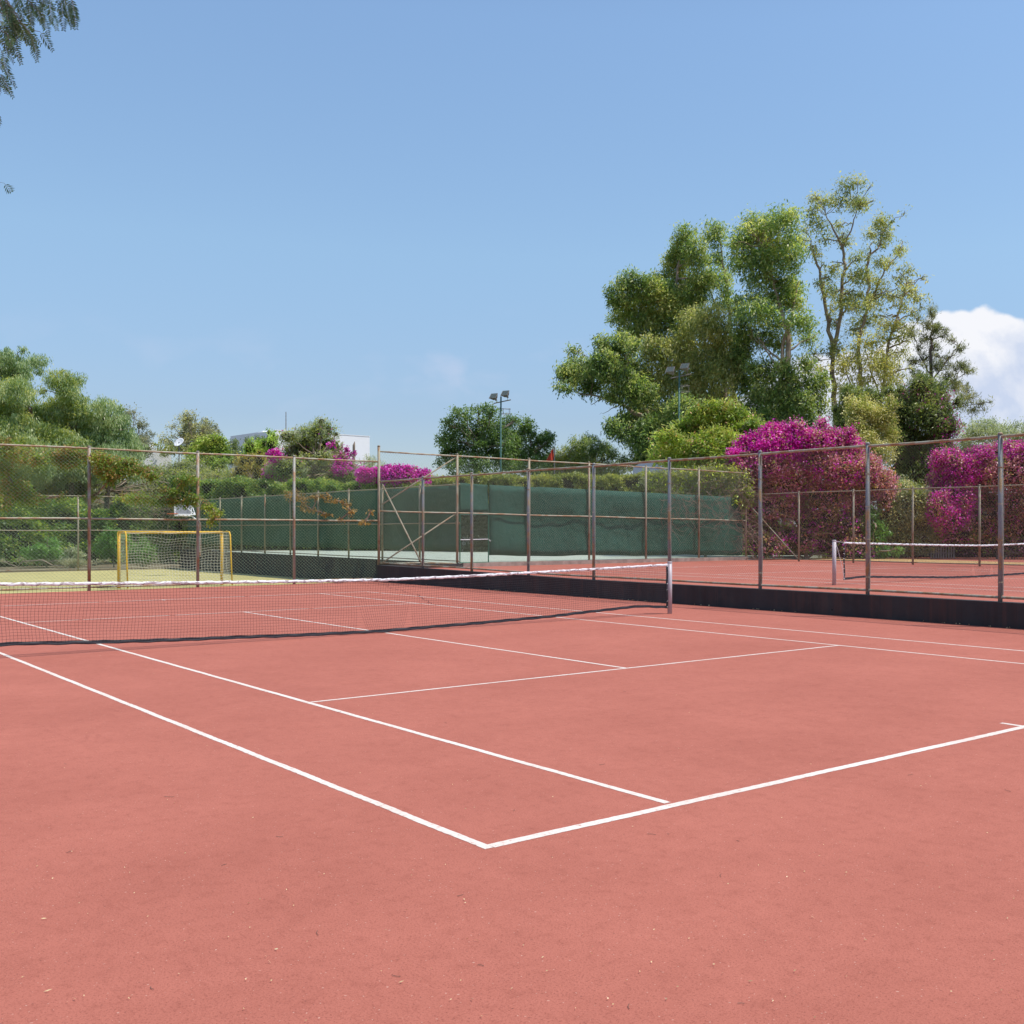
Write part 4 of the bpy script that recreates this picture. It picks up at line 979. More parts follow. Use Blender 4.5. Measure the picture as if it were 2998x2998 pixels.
tree('juniper_tree', 'dark green juniper mass dotted with magenta blossom below the casuarina', 'tree', 60,
     [(1500, 850, 50, 45), (1545, 830, 40, 40), (1600, 860, 40, 45), (1460, 880, 40, 40), (1530, 900, 80, 60), (1610, 930, 50, 60), (1450, 950, 60, 60), (1540, 980, 90, 70), (1620, 1010, 50, 60), (1460, 1040, 70, 60), (1560, 1070, 90, 60), (1490, 1120, 80, 50), (1620, 1100, 50, 60), (1420, 1000, 50, 50), (1400, 1080, 40, 50), (1560, 1150, 100, 60), (1450, 1170, 80, 50), (1520, 1210, 100, 50), (1430, 1240, 70, 50), (1500, 1290, 80, 50), (1460, 1350, 60, 50)],
     L_CYP, dens=1.3, conv=conv5, seed=10, droop=-.1, rc=.5, leafL=.2, leafW=.05, core=CORE, cl=32,
     extra=[('blossom', L_MAG, .30, .10, .08, lambda u, v: 1.0 if (u > 1763 and v > 760 and u < 1800) else (.18 if u < 1750 and 735 < v < 760 else .05))])
tree('cypress_tree', 'small dark cypress wedged between the airy eucalyptus and the cream shrub', 'tree', 62,
     [(1235, 860, 26, 34), (1215, 900, 34, 40), (1255, 900, 26, 40), (1200, 950, 36, 40), (1240, 960, 40, 40), (1185, 1000, 30, 40), (1215, 1020, 40, 40), (1310, 870, 26, 30), (1320, 900, 34, 30), (1280, 900, 30, 30), (1380, 890, 34, 30), (1420, 900, 30, 30)],
     L_CYP, dens=1.3, conv=conv5, seed=11, droop=-.3, rc=.45, leafL=.2, leafW=.05, core=CORE)
tree('flowering_shrub', 'pale yellow blossoming shrub in front of the dark juniper', 'shrub', 57,
     [(1270, 950, 55, 40), (1230, 920, 26, 30), (1320, 930, 40, 34), (1380, 930, 34, 36), (1360, 970, 50, 40), (1300, 1000, 70, 50), (1240, 1010, 40, 40), (1340, 1050, 70, 50), (1270, 1070, 60, 40), (1390, 1040, 40, 50), (1340, 1120, 60, 50), (1290, 900, 16, 24), (1400, 900, 14, 24), (1220, 960, 20, 30)],
     L_GRN, dens=.9, conv=conv5, seed=12, droop=0, rc=.4, leafL=.12, leafW=.05, core=None, extra=[('blossom', L_CREAM, .75, .09, .07, None)])
tree('ailanthus_tree', 'bright green feathery ailanthus left of the magenta bougainvillea', 'tree', 53,
     [(680, 940, 60, 34), (730, 950, 60, 40), (620, 960, 46, 34), (780, 970, 60, 40), (640, 1000, 80, 40), (720, 1010, 80, 46), (560, 1020, 60, 34), (600, 1050, 90, 40), (690, 1070, 90, 46), (790, 1030, 60, 46), (840, 1010, 34, 26), (500, 1060, 50, 28), (540, 1090, 80, 34), (470, 1110, 50, 22), (620, 1110, 80, 40), (720, 1110, 70, 40), (560, 1140, 100, 40), (440, 1140, 26, 16), (860, 1060, 26, 30), (820, 1080, 40, 40), (680, 1160, 90, 40), (600, 1190, 90, 30)],
     L_BRI, [[(690, 1260, .16), (690, 1150, .13), (680, 1050, .08)]], dens=1.0, conv=conv5, seed=13, droop=.25, rc=.5, leafL=.26, leafW=.07, squash=.45, bark=BARKD, extra=[('dry_leaves', L_TAN, .05, .16, .06, None), ('darker_leaves', L_GRN, .5, .2, .07, None)])  # second leaf colour is a darker green, spread over the crown

# bougainvillea
def magk(u, v): return 1.15 if v < 868 and u < 1500 else (.45 if v < 850 else (.10 if v < 900 else .03))
def dusk(u, v): return .35 if v < 860 and u < 1480 else (1.0 if v < 930 else (.45 if v < 975 else .14)) * (.4 if u < 1430 else 1)
tree('bougainvillea', 'large bougainvillea with vivid magenta crest fading to dusty pink over the fence corner', 'bougainvillea', 50.5,
     [(1480, 826, 50, 18), (1430, 842, 38, 22), (1410, 862, 28, 18), (1470, 850, 50, 26), (1530, 838, 44, 20), (1560, 826, 30, 16), (1585, 840, 34, 20), (1610, 860, 34, 24), (1520, 870, 60, 30), (1450, 880, 60, 26), (1400, 895, 26, 26), (1580, 890, 60, 34), (1630, 900, 30, 40), (1480, 915, 70, 34), (1420, 925, 40, 30), (1550, 935, 70, 34), (1620, 945, 40, 34), (1470, 955, 60, 30), (1540, 980, 70, 30), (1600, 990, 50, 30), (1450, 990, 34, 22, .6), (1500, 1015, 60, 26, .6), (1570, 1025, 60, 26), (1440, 1030, 40, 24), (1660, 915, 30, 30), (1395, 940, 20, 30), (1412, 990, 20, 40), (1620, 1035, 40, 22), (1550, 803, 8, 14), (1462, 810, 22, 10), (1408, 838, 14, 12), (1500, 806, 14, 8), (1600, 822, 10, 12), (1642, 878, 16, 14), (1668, 940, 12, 20), (1385, 905, 12, 14), (1372, 880, 8, 8)],
     leaf_mat('bougainvillea_leaf', [(.06, .05, .026), (.17, .135, .075), (.32, .26, .15)]), dens=.22, seed=14, droop=.1, rc=.42, leafL=.12, leafW=.06, core=CORE, z0=.42, bark=TWIG, twig=26, twig_r=.010, spread=.8, cl=40,
     extra=[('magenta_bracts', L_MAG, 1.7, .10, .085, magk), ('green_leaves', L_GRN, .12, .10, .06, None), ('dusty_bracts', L_DUS, .6, .10, .08, dusk), ('dry_bracts', L_TAN, .16, .10, .08, lambda u, v: 1.0 if 870 < v < 960 and u > 1450 else .15)])
def magr(u, v): return 1.1 if v < 900 else (.5 if v < 985 and u < 1840 else .03)
def duskr(u, v): return 1.0 if v < 940 else (.4 if v < 985 else .12)
tree('bougainvillea', 'magenta bougainvillea cascading behind the right edge posts', 'bougainvillea', 51,
     [(1900, 862, 46, 26), (1860, 870, 40, 26), (1960, 858, 50, 28), (1815, 890, 36, 26), (1850, 905, 50, 30), (1910, 900, 60, 34), (1780, 915, 30, 26), (1800, 940, 40, 34), (1860, 945, 60, 34), (1930, 945, 60, 34), (1765, 960, 24, 30), (1790, 980, 36, 30), (1850, 990, 60, 30), (1920, 990, 60, 34), (1800, 1010, 36, 18), (1990, 920, 50, 50), (1880, 1025, 60, 22), (1950, 1030, 60, 22), (1770, 870, 14, 18), (1800, 868, 18, 16)],
     leaf_mat('bougainvillea_leaf', [(.06, .048, .028), (.16, .12, .07), (.30, .23, .14)]), dens=.22, seed=15, droop=.1, rc=.4, leafL=.12, leafW=.06, core=CORE, z0=.42, bark=TWIG, twig=26, twig_r=.010, spread=.8, cl=40,
     extra=[('magenta_bracts', L_MAG, .95, .10, .08, magr), ('green_leaves', L_GRN, .12, .10, .06, None), ('dusty_bracts', L_DUS, .5, .10, .08, duskr), ('dry_bracts', L_TAN, .06, .10, .08, None)])
tree('cream_lantana', 'yellow-green shrub with cream flowers filling the gap between the two bougainvilleas', 'shrub', 51.5,
     [(1690, 930, 34, 30), (1720, 950, 34, 34), (1680, 975, 40, 34), (1730, 990, 34, 34), (1690, 1020, 40, 26), (1735, 1025, 30, 20), (1660, 1000, 20, 34)],
     L_GRN, dens=.9, seed=16, droop=.1, rc=.4, leafL=.12, leafW=.05, core=CORE, z0=.42, extra=[('blossom', L_CREAM, .28, .08, .07, None), ('greyish_leaves', L_OLI, .45, .12, .05, None)])
tree('fern_shrub', 'fresh green feathery shrub low behind the far net', 'shrub', 49.5,
     [(1655, 1010, 24, 30), (1640, 1035, 26, 18), (1668, 1040, 24, 14), (1620, 1042, 16, 10), (1650, 975, 14, 18)],
     L_FERN, dens=1.0, seed=17, droop=.3, rc=.35, leafL=.16, leafW=.05, z0=.42)
tree('olive_tree', 'grey olive tree low at the right edge below the cloud', 'tree', 63,
     [(1860, 805, 40, 14), (1900, 806, 34, 14), (1835, 820, 30, 18), (1880, 828, 50, 20), (1930, 825, 40, 24), (1840, 845, 40, 24), (1900, 855, 60, 24), (1815, 850, 20, 40), (1960, 850, 40, 30)],
     L_OLI, dens=1.0, seed=18, droop=0, rc=.5, leafL=.15, leafW=.045)
# middle trees
tree('broadleaf_tree', 'round green tree behind the left floodlight mast', 'tree', 70,
     [(900, 768, 16, 10), (880, 784, 26, 14), (935, 778, 18, 12), (850, 798, 10, 8), (836, 826, 10, 8), (968, 790, 8, 8), (915, 795, 34, 20), (860, 806, 26, 18), (955, 798, 16, 18), (895, 820, 46, 24), (940, 822, 34, 24), (845, 832, 22, 20), (870, 845, 40, 24), (920, 850, 46, 26), (965, 840, 20, 24), (850, 866, 30, 22), (900, 878, 50, 24), (955, 872, 30, 24), (880, 900, 50, 20), (838, 852, 14, 14)],
     L_BL, dens=.75, seed=19, droop=.1, rc=.5, leafL=.17, leafW=.08, twig=4)
tree('broadleaf_tree', 'lower brighter green tree right of the left floodlight mast', 'tree', 72,
     [(988, 802, 14, 14), (978, 818, 22, 18), (1002, 812, 18, 18), (975, 840, 24, 22), (1010, 836, 26, 20), (1032, 822, 10, 16), (1035, 838, 16, 14), (985, 862, 34, 22), (1020, 862, 26, 20), (1000, 885, 44, 22), (1042, 828, 8, 8)],
     L_BL, dens=.85, seed=20, droop=.1, rc=.45, leafL=.17, leafW=.08, twig=4)
tree('round_bush', 'pale green small tree below the red flag', 'tree', 74,
     [(1050, 862, 22, 16), (1075, 856, 20, 18), (1040, 880, 30, 18), (1070, 884, 34, 22), (1095, 876, 18, 22), (1035, 900, 30, 14), (1080, 902, 40, 12)],
     L_OLI, dens=1.1, seed=21, droop=.2, rc=.45, leafL=.16, leafW=.05, extra=[('green_leaves', L_GRN, .6, .16, .06, None)])
tree('eucalyptus_tree', 'small young eucalyptus left of the grove with drooping dark leaves', 'tree', 76,
     [(1112, 825, 12, 10), (1092, 838, 16, 14), (1120, 848, 26, 18), (1142, 842, 14, 12), (1098, 862, 26, 18), (1130, 872, 26, 18), (1158, 858, 14, 12), (1165, 880, 20, 12), (1105, 888, 34, 16), (1145, 893, 34, 10), (1178, 868, 10, 10)],
     L_DARK, dens=1.1, seed=22, droop=.9, rc=.4, leafL=.18, leafW=.05, extra=[('young_leaves', L_EUCG, .5, .17, .05, None)])
tree('young_shrub', 'spindly dark shrub standing between the hedge and the pale shed', 'shrub', 80,
     [(1200, 868, 14, 8), (1185, 880, 12, 10), (1215, 862, 12, 8)], L_DARK, dens=.9, seed=23, droop=.6, rc=.4, leafL=.17, leafW=.05)

# left background
tree('pepper_tree', 'weeping pepper tree at the far left with the highest rounded tuft', 'tree', 73,
     [(20, 680, 34, 22), (50, 678, 22, 18), (5, 700, 30, 20), (62, 700, 12, 18), (30, 705, 26, 14), (-20, 690, 30, 30)],
     L_PEP, [[(30, 860, .28), (28, 760, .22), (20, 710, .12)]], dens=1.2, seed=24, droop=1.2, rc=.5, leafL=.22, leafW=.045, bark=BARKD)
tree('pepper_tree', 'broad weeping pepper tree filling the left edge above the climber', 'tree', 70,
     [(20, 745, 50, 30), (70, 745, 24, 26), (10, 790, 50, 40), (60, 790, 50, 40), (30, 830, 60, 40), (80, 830, 40, 36), (0, 850, 50, 40), (50, 880, 60, 40), (100, 870, 40, 40), (10, 900, 40, 30), (-30, 800, 50, 60)],
     L_PEP, [[(60, 1000, .3), (62, 860, .25), (60, 780, .14)]], dens=1.15, seed=25, droop=1.3, rc=.55, leafL=.24, leafW=.045, bark=BARKD, extra=[('darker_leaves', L_GRN, .3, .2, .05, None)])  # some leaves in a darker green
tree('pepper_tree', 'weeping pepper tree with a domed top and visible dark stem, second from left', 'tree', 71.5,
     [(128, 722, 28, 18), (115, 738, 22, 18), (145, 735, 18, 20), (130, 758, 32, 20), (112, 780, 26, 26), (150, 775, 24, 24), (130, 805, 40, 26), (170, 815, 26, 26), (110, 830, 30, 30), (150, 845, 40, 26), (130, 880, 50, 30), (180, 870, 30, 26)],
     L_PEP, [[(132, 980, .3), (134, 860, .24), (133, 790, .16), (132, 735, .06)], [(134, 820, .12), (160, 780, .05)]], dens=1.1, seed=26, droop=1.3, rc=.5, leafL=.24, leafW=.045, bark=BARKD, extra=[('darker_leaves', L_GRN, .4, .2, .05, None)])  # darker green leaves mixed in
tree('pepper_tree', 'weeping pepper tree sloping down to the right, nearest the low white building', 'tree', 72,
     [(208, 765, 20, 16), (195, 785, 28, 20), (222, 785, 14, 22), (185, 815, 30, 24), (215, 815, 26, 24), (235, 835, 22, 26), (190, 845, 34, 24), (225, 860, 34, 26), (250, 855, 12, 24), (200, 885, 46, 26), (245, 885, 26, 20)],
     L_PEP, [[(200, 980, .25), (200, 870, .2), (203, 800, .1)]], dens=1.15, seed=27, droop=1.3, rc=.5, leafL=.24, leafW=.045, bark=BARKD)
tree('grey_tree', 'grey-green small tree just right of the pepper trees', 'tree', 82,
     [(242, 785, 18, 16), (258, 800, 14, 14), (235, 805, 18, 18), (262, 825, 20, 16), (280, 835, 14, 14), (250, 840, 20, 20), (272, 848, 18, 14)],
     L_GREY, dens=1.0, seed=28, droop=.3, rc=.5, leafL=.17, leafW=.06)
tree('creeper', 'strands of creeper hanging over the low white wall below the dish', 'creeper', 93.5,
     [(262, 846, 8, 6), (285, 850, 5, 10), (300, 848, 10, 7), (312, 856, 8, 6), (325, 852, 14, 8), (270, 858, 10, 5), (250, 850, 10, 12), (335, 845, 14, 7), (300, 838, 12, 4), (320, 841, 14, 4), (345, 850, 14, 12)],
     L_HED, dens=.7, seed=61, droop=.6, rc=.3, leafL=.2, leafW=.09, climb=True)
tree('grey_tree', 'lone rounded olive-brown tree behind the satellite dish', 'tree', 100,
     [(365, 790, 22, 10), (348, 802, 20, 12), (378, 803, 18, 12), (395, 806, 8, 10), (360, 815, 34, 14), (392, 818, 14, 10), (340, 820, 18, 12), (370, 832, 30, 12), (402, 830, 10, 8), (325, 832, 14, 10), (345, 845, 30, 12), (400, 845, 20, 12)],
     L_GREY, dens=1.05, seed=29, droop=.2, rc=.6, leafL=.2, leafW=.08, extra=[('tinged_leaves', L_EUCB, .25, .2, .08, None)])
tree('lime_tree', 'glossy mid-green round tree right of the satellite dish', 'tree', 86,
     [(385, 840, 24, 18), (410, 838, 20, 18), (372, 858, 22, 18), (400, 860, 34, 20), (422, 855, 14, 20), (385, 882, 34, 20), (415, 882, 26, 20)],
     L_BRI, dens=1.3, seed=30, droop=.1, rc=.5, leafL=.17, leafW=.1, core=CORE, extra=[('darker_leaves', L_GRN, .7, .17, .1, None)])  # darker green leaves among the bright ones
tree('conifer', 'little dark conifers behind the vivid green bush', 'tree', 96,
     [(448, 842, 12, 14), (460, 838, 6, 10), (438, 858, 16, 14), (470, 835, 5, 12), (488, 830, 5, 10), (455, 866, 24, 18), (500, 833, 4, 9)],
     L_DARK, dens=1.3, seed=31, droop=-.3, rc=.4, leafL=.2, leafW=.06)
tree('vivid_bush', 'vivid lime green bush below the white house wing', 'shrub', 90,
     [(478, 845, 14, 14), (495, 842, 14, 16), (512, 828, 10, 14), (518, 842, 10, 14), (485, 862, 22, 18), (505, 862, 20, 16), (470, 866, 16, 14), (490, 882, 30, 14)],
     L_BRI, dens=1.3, seed=32, droop=0, rc=.45, leafL=.2, leafW=.09, core=CORE)
tree('yellow_bush', 'golden yellow bush behind the left fence', 'shrub', 76,
     [(468, 872, 18, 14), (485, 868, 14, 16), (455, 890, 24, 16), (480, 892, 26, 18), (440, 902, 18, 10), (500, 898, 14, 10)],
     L_YEL, dens=1.3, seed=33, droop=0, rc=.4, leafL=.16, leafW=.05, core=CORE)
tree('mixed_shrub', 'big grey-green shrub threaded with pink bougainvillea before the white house', 'shrub', 70,
     [(598, 808, 26, 16), (575, 820, 30, 16), (550, 826, 20, 12), (608, 818, 14, 14), (560, 842, 34, 20), (595, 838, 26, 22), (618, 842, 10, 16), (545, 862, 34, 20), (590, 862, 36, 22), (622, 868, 20, 14), (560, 885, 40, 20), (605, 888, 44, 22), (650, 884, 26, 20), (530, 895, 24, 18), (580, 910, 50, 20), (635, 908, 40, 20), (670, 905, 24, 16), (520, 880, 14, 20), (655, 868, 10, 10), (690, 912, 16, 10)],
     L_OLI, dens=1.2, seed=34, droop=.3, rc=.5, leafL=.2, leafW=.045, core=CORE,
     extra=[('green_leaves', L_GRN, .35, .18, .06, None), ('pink_bracts', L_MAG, .5, .13, .10, lambda u, v: 1.0 if (u > 645 and v < 890) else (.45 if u < 535 and v > 855 else (.12 if u > 625 and v < 860 else .01))), ('dusty_bracts', L_DUS, .8, .12, .09, lambda u, v: .6 if u < 552 and v > 838 else 0)])
tree('bougainvillea', 'arching magenta bougainvillea sprays against the white house', 'bougainvillea', 69,
     [(636, 842, 6, 4), (646, 848, 7, 4), (658, 854, 7, 3), (642, 862, 7, 7), (650, 876, 9, 7), (664, 878, 7, 4), (674, 888, 5, 3), (520, 880, 20, 16), (506, 897, 10, 10), (532, 862, 12, 12), (655, 890, 14, 8)],
     L_GRN, dens=.4, seed=35, droop=0, rc=.25, leafL=.12, leafW=.06, bark=TWIG, extra=[('magenta_bracts', L_MAG, 1.0, .13, .11, None)])
tree('bougainvillea', 'bright magenta bougainvillea mound behind the corner post', 'bougainvillea', 66,
     [(742, 888, 22, 8), (768, 890, 18, 8), (720, 898, 28, 12), (755, 900, 34, 12), (785, 900, 22, 12), (700, 908, 20, 10), (740, 914, 50, 10), (800, 912, 26, 10), (700, 895, 14, 8), (820, 918, 18, 6)],
     L_GRN, dens=.7, seed=36, droop=.1, rc=.3, leafL=.13, leafW=.07, core=CORE, extra=[('magenta_bracts', L_MAG, 2.6, .13, .11, None)])
tree('olive_sapling', 'wispy grey olive sapling left of the corner post', 'tree', 72,
     [(705, 868, 14, 8), (696, 880, 14, 8), (716, 882, 14, 10), (708, 895, 20, 8)], L_OLI, dens=.8, seed=37, droop=-.2, rc=.35, leafL=.2, leafW=.04)

# hedges behind the terrace
def hedge(name, label, u0, u1, vt0, vt1, d0, d1, z0, thick, leaf, dens=.9, seed=0, leafL=.15, leafW=.07, ext=None, bump_=.18, corec=None, droop=0):
    rng = np.random.default_rng(seed); n = int(abs(u1 - u0) * abs(1002 - (vt0 + vt1) / 2 + 60) * dens)
    t = rng.uniform(0, 1, n); d = d0 + (d1 - d0) * t; u = u0 + (u1 - u0) * t
    X = (u - U0) / F * d; top = CAM_H - (vt0 + (vt1 - vt0) * t - V0) / F * d
    wob = bump_ * (np.sin(X * 1.3 + seed) + .7 * np.sin(X * 3.1 + 2 * seed) + .5 * np.sin(X * 6.7))
    face = rng.random(n)
    z = z0 + (top + wob - z0) * np.sqrt(rng.uniform(0, 1, n)); y = d - thick * .5 + .12 * rng.normal(size=n) + .14 * np.sin(X * 2.2 + z * 2.9) + .08 * np.sin(X * 5 - z * 4)
    k_ = np.sin(X * 3.1 + z * 1.7 + seed) + np.sin(z * 4.3 - X * 1.9) + .8 * np.sin(X * 7.3 + z * 5.1) + rng.normal(size=n) * .35
    keep = (k_ > -.75) | (face < .25)
    y = y - .10 * np.clip(k_, -1, 2)
    ontop = face < .25
    z = np.where(ontop, top + wob + .07 * rng.normal(size=n), z); y = np.where(ontop, d + thick * rng.uniform(-.5, .5, n), y)
    base = np.array([(X.min() + X.max()) / 2, (d0 + d1) / 2, z0]); P = (np.stack([X, y, z], 1) - base)[keep]
    root = empty(name, tuple(base)); tag(root, label, 'hedge')
    np_mesh('foliage', leaf_quads(P, leafL, leafW, rng, droop), leaf, root)
    b = MB(); m = 40
    for i in range(m):
        for_ = []
        for k in (i, i + 1):
            tt = k / m; dd = d0 + (d1 - d0) * tt; uu = u0 + (u1 - u0) * tt; x = (uu - U0) / F * dd
            tp = CAM_H - (vt0 + (vt1 - vt0) * tt - V0) / F * dd + bump_ * (math.sin(x * 1.3 + seed) + .7 * math.sin(x * 3.1 + 2 * seed)) - .14
            for_.append((x - base[0], dd - base[1], tp - z0))
        (xa, ya, za), (xb, yb, zb_) = for_; h = thick * .5 - .12; k = len(b.v)
        b.v += [(xa, ya - h, 0), (xb, yb - h, 0), (xb, yb - h, zb_), (xa, ya - h, za), (xa, ya + h, za), (xb, yb + h, zb_), (xb, yb + h, 0), (xa, ya + h, 0)]
        b.f += [(k, k + 1, k + 2, k + 3), (k + 3, k + 2, k + 5, k + 4), (k + 4, k + 5, k + 6, k + 7)]
    b.build('inner_shade_core', corec or CORE, root)  # dark core paints the shade behind the hedge leaves
    if ext:
        for nm, mat, frac, l_, w__ in ext:
            k = rng.random(len(P)) < frac; np_mesh(nm, leaf_quads(P[k] + rng.normal(size=(k.sum(), 3)) * .06, l_, w__, rng, 0), mat, root)
    return root
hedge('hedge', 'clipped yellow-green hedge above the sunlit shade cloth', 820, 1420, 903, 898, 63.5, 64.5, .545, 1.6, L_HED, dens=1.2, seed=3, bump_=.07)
hedge('hedge', 'darker hedge running above the shadowed shade cloth on the left', 330, 840, 908, 916, 70, 65, .545, 1.6, L_IVY, dens=1.1, seed=5, bump_=.12, ext=[('lighter_leaves', L_GRN, .45, .15, .07)])  # second, lighter leaf colour mixed in at random
hedge('hedge', 'wall of dark creeper covering the fence behind the pitch', -40, 392, 952, 955, 62.5, 73.0, -.36, 1.2, L_IVY, dens=1.0, seed=7, bump_=.35, leafL=.2, leafW=.13, ext=[('lighter_leaves', L_GRN, .35, .15, .09), ('lime_sprays', L_LIME, .06, .16, .07)])  # lighter and lime leaf colours scattered at random
hedge('hedge', 'dark undergrowth hedge shading the ground behind both right bougainvilleas', 1395, 2010, 985, 985, 53.5, 54.5, .40, 1.2, L_IVY, dens=.7, seed=9, bump_=.25, leafL=.16, leafW=.08)
tree('gate_shade_shrub', 'shrub added with shade painted into its leaves, filling the gate opening behind the pale chair', 'shrub', 62.1, [(880, 985, 26, 20), (905, 975, 26, 24), (925, 990, 26, 20), (890, 1012, 30, 18), (920, 1015, 26, 18), (900, 1030, 40, 8), (870, 1025, 18, 14), (900, 960, 30, 12)],
     leaf_mat('painted_shade_leaf', [(.006, .012, .004), (.013, .022, .008), (.024, .036, .013)], .2), dens=1.3, seed=63, droop=.2, rc=.4, leafL=.16, leafW=.08, core=CORE, z0=.545)  # near-black leaf colour paints the shade inside the gate opening
# vine over the right end of the tallest fence
tree('vine', 'tangled half-bare vine spilling over the right end of the tallest fence', 'vine', 49.5,
     [(1240, 905, 34, 14), (1290, 912, 40, 18), (1340, 905, 40, 20), (1385, 905, 34, 22), (1300, 935, 30, 14), (1350, 935, 40, 18), (1395, 935, 26, 22), (1270, 895, 24, 9), (1330, 892, 40, 10)],
     L_HED, dens=.55, seed=40, droop=.1, rc=.35, leafL=.12, leafW=.07, bark=TWIG, twig=14, twig_r=.009, spread=.3, z0=.5, extra=[('lime_sprays', L_LIME, .12, .13, .06, None), ('grey_leaves', L_GREY, .35, .12, .05, None)])
def twigs(name, label, cat, d, spots, seed, leaf=None, n=26, L=.9, mat=None, r=.007, leafk=0, z0=.5, leafL=.10, leafW=.06, down=.0):
    rng = np.random.default_rng(seed); b = MB(); base = at(spots[0][0], 1002, d); base[2] = z0; LP = []
    for (u, v, ru, rv, k) in spots:
        for i in range(int(n * k)):
            p = at(u + rng.uniform(-ru, ru), v + rng.uniform(-rv, rv), d + rng.uniform(-.15, .15)) - base
            dr = rng.normal(size=3); dr[1] *= .25; dr[2] -= down; dr /= np.linalg.norm(dr); pts = [tuple(p)]
            for s in range(6):
                dr = dr + rng.normal(size=3) * .35; dr[1] *= .5; dr /= np.linalg.norm(dr); p = p + dr * L / 6; pts.append(tuple(p))
                if leaf is not None:
                    for _ in range(leafk): LP.append(p + rng.normal(size=3) * .05)
            b.tube(pts, [r * (1 - .12 * q) for q in range(7)], 3, False)
    root = empty(name, tuple(base)); tag(root, label, cat)
    b.build('twigs', mat or TWIG, root)
    if LP: np_mesh("leaves", leaf_quads(np.array(LP), leafL, leafW, rng, .3), leaf, root)
twigs('dry_vine', 'leafless brown vine tangle clinging to the teal shade cloth', 'vine', 45.9, [(1330, 950, 60, 40, 2.2), (1370, 985, 34, 20, .7), (1260, 960, 40, 26, .8), (1300, 980, 60, 20, .5), (1405, 960, 14, 60, 1.4), (1405, 1020, 12, 30, 1.0)], 41, L_TAN, 34, 1.1, leafk=0, r=.008)
twigs('dry_vine', 'bare brown branches tangled over the fence behind the goal', 'vine', 62, [(300, 955, 40, 20, 1.5), (340, 965, 30, 20, .8), (265, 945, 24, 20, .7)], 42, L_TAN, 34, 1.6, leafk=0, r=.012, z0=-.36)
# climber on the left fence with rusty tips
tree('climbing_plant', 'climber with rusty orange tips sprawling along the top of the left fence', 'climber', 31.5,
     [(5, 845, 30, 16), (40, 856, 24, 12), (75, 868, 24, 10), (105, 858, 24, 10), (140, 852, 24, 9), (165, 862, 16, 10), (125, 874, 24, 8), (200, 866, 24, 10), (235, 874, 22, 9), (195, 886, 20, 10), (225, 892, 20, 9), (262, 886, 20, 7), (20, 920, 28, 16), (45, 938, 22, 12), (2, 885, 14, 14), (290, 896, 18, 6), (12, 950, 18, 12), (85, 942, 14, 6), (120, 938, 12, 5), (208, 906, 8, 10), (170, 935, 14, 5)],
     L_CLB, climb=True, dens=.85, seed=43, droop=.5, rc=.22, leafL=.11, leafW=.038, bark=TWIG, twig=5, twig_r=.006, limb_r=.01, spread=.25, cl=24, extra=[('rusty_tips', L_TIP, .38, .07, .035, None)])
tree('climbing_plant', 'loose rusty climber spray hanging over the fence behind the hoop', 'climber', 33,
     [(255, 940, 34, 10), (300, 942, 34, 9), (340, 946, 30, 9), (368, 940, 14, 10), (390, 955, 16, 8), (410, 968, 14, 8), (330, 925, 20, 8), (350, 905, 24, 10), (402, 985, 6, 8)],
     L_CLB, climb=True, dens=.8, seed=44, droop=.5, rc=.18, leafL=.10, leafW=.036, bark=TWIG, twig=4, twig_r=.005, limb_r=.008, spread=.15, cl=16, extra=[('rusty_tips', L_TIP, .2, .07, .03, None)])
tree('climbing_plant', 'fading golden leaf sprays dangling across the middle left fence panels', 'climber', 36,
     [(565, 938, 30, 5), (600, 936, 30, 5), (635, 944, 24, 4), (655, 952, 10, 6), (590, 962, 24, 4), (615, 970, 16, 4), (575, 952, 8, 8), (663, 966, 6, 8), (690, 984, 12, 5), (700, 964, 5, 6), (555, 930, 20, 6), (640, 980, 8, 4)],
     L_TIP, climb=True, dens=.40, seed=45, droop=.5, rc=.10, leafL=.10, leafW=.04, bark=TWIG, twig=3, twig_r=.005, limb_r=.006, spread=.05, cl=10)
# shrubs at the foot of the creeper
for i, (u, v, ru, rv, lab) in enumerate([(88, 1038, 34, 22, 'fern-leaved green shrub at the left foot of the creeper'), (215, 1025, 38, 36, 'tall fern-leaved shrub directly left of the goal'), (268, 1040, 30, 26, 'fern-leaved shrub behind the left goal post'), (140, 1045, 22, 12, 'low grey-green shrub at the pitch edge, left of the tall fern shrub')]):
    tree('fern_shrub', lab, 'shrub', 62 - i * .3, [(u, v, ru * .7, rv * .6), (u - ru * .5, v + rv * .3, ru * .5, rv * .5), (u + ru * .5, v + rv * .3, ru * .5, rv * .5), (u, v - rv * .5, ru * .4, rv * .4)],
         L_FERN if i != 3 else L_OLI, dens=1.0, seed=50 + i, droop=.35, rc=.35, leafL=.22, leafW=.05, z0=-.38)
tree('dry_groundcover', 'straw coloured weeds along the far edge of the pitch', 'weeds', 61, [(40, 1060, 40, 6), (160, 1061, 40, 6), (250, 1061, 30, 6), (100, 1063, 30, 4)], L_GREY, dens=1.6, seed=56, droop=-.4, rc=.2, leafL=.2, leafW=.03, z0=-.38)
# background trees that close the far view behind everything
tree('background_tree', 'dark evergreen filling the gap under the pepper trees', 'tree', 76, [(20, 930, 60, 40), (100, 925, 60, 36), (170, 935, 40, 26), (190, 905, 30, 12), (260, 920, 60, 30), (330, 915, 50, 30), (300, 885, 50, 22), (380, 905, 50, 20), (430, 915, 40, 14)], L_GREY, dens=1.7, seed=57, droop=.4, rc=.6, leafL=.2, leafW=.06, core=CORE, z0=-.3, extra=[('green_leaves', L_GRN, .5, .2, .06, None)])

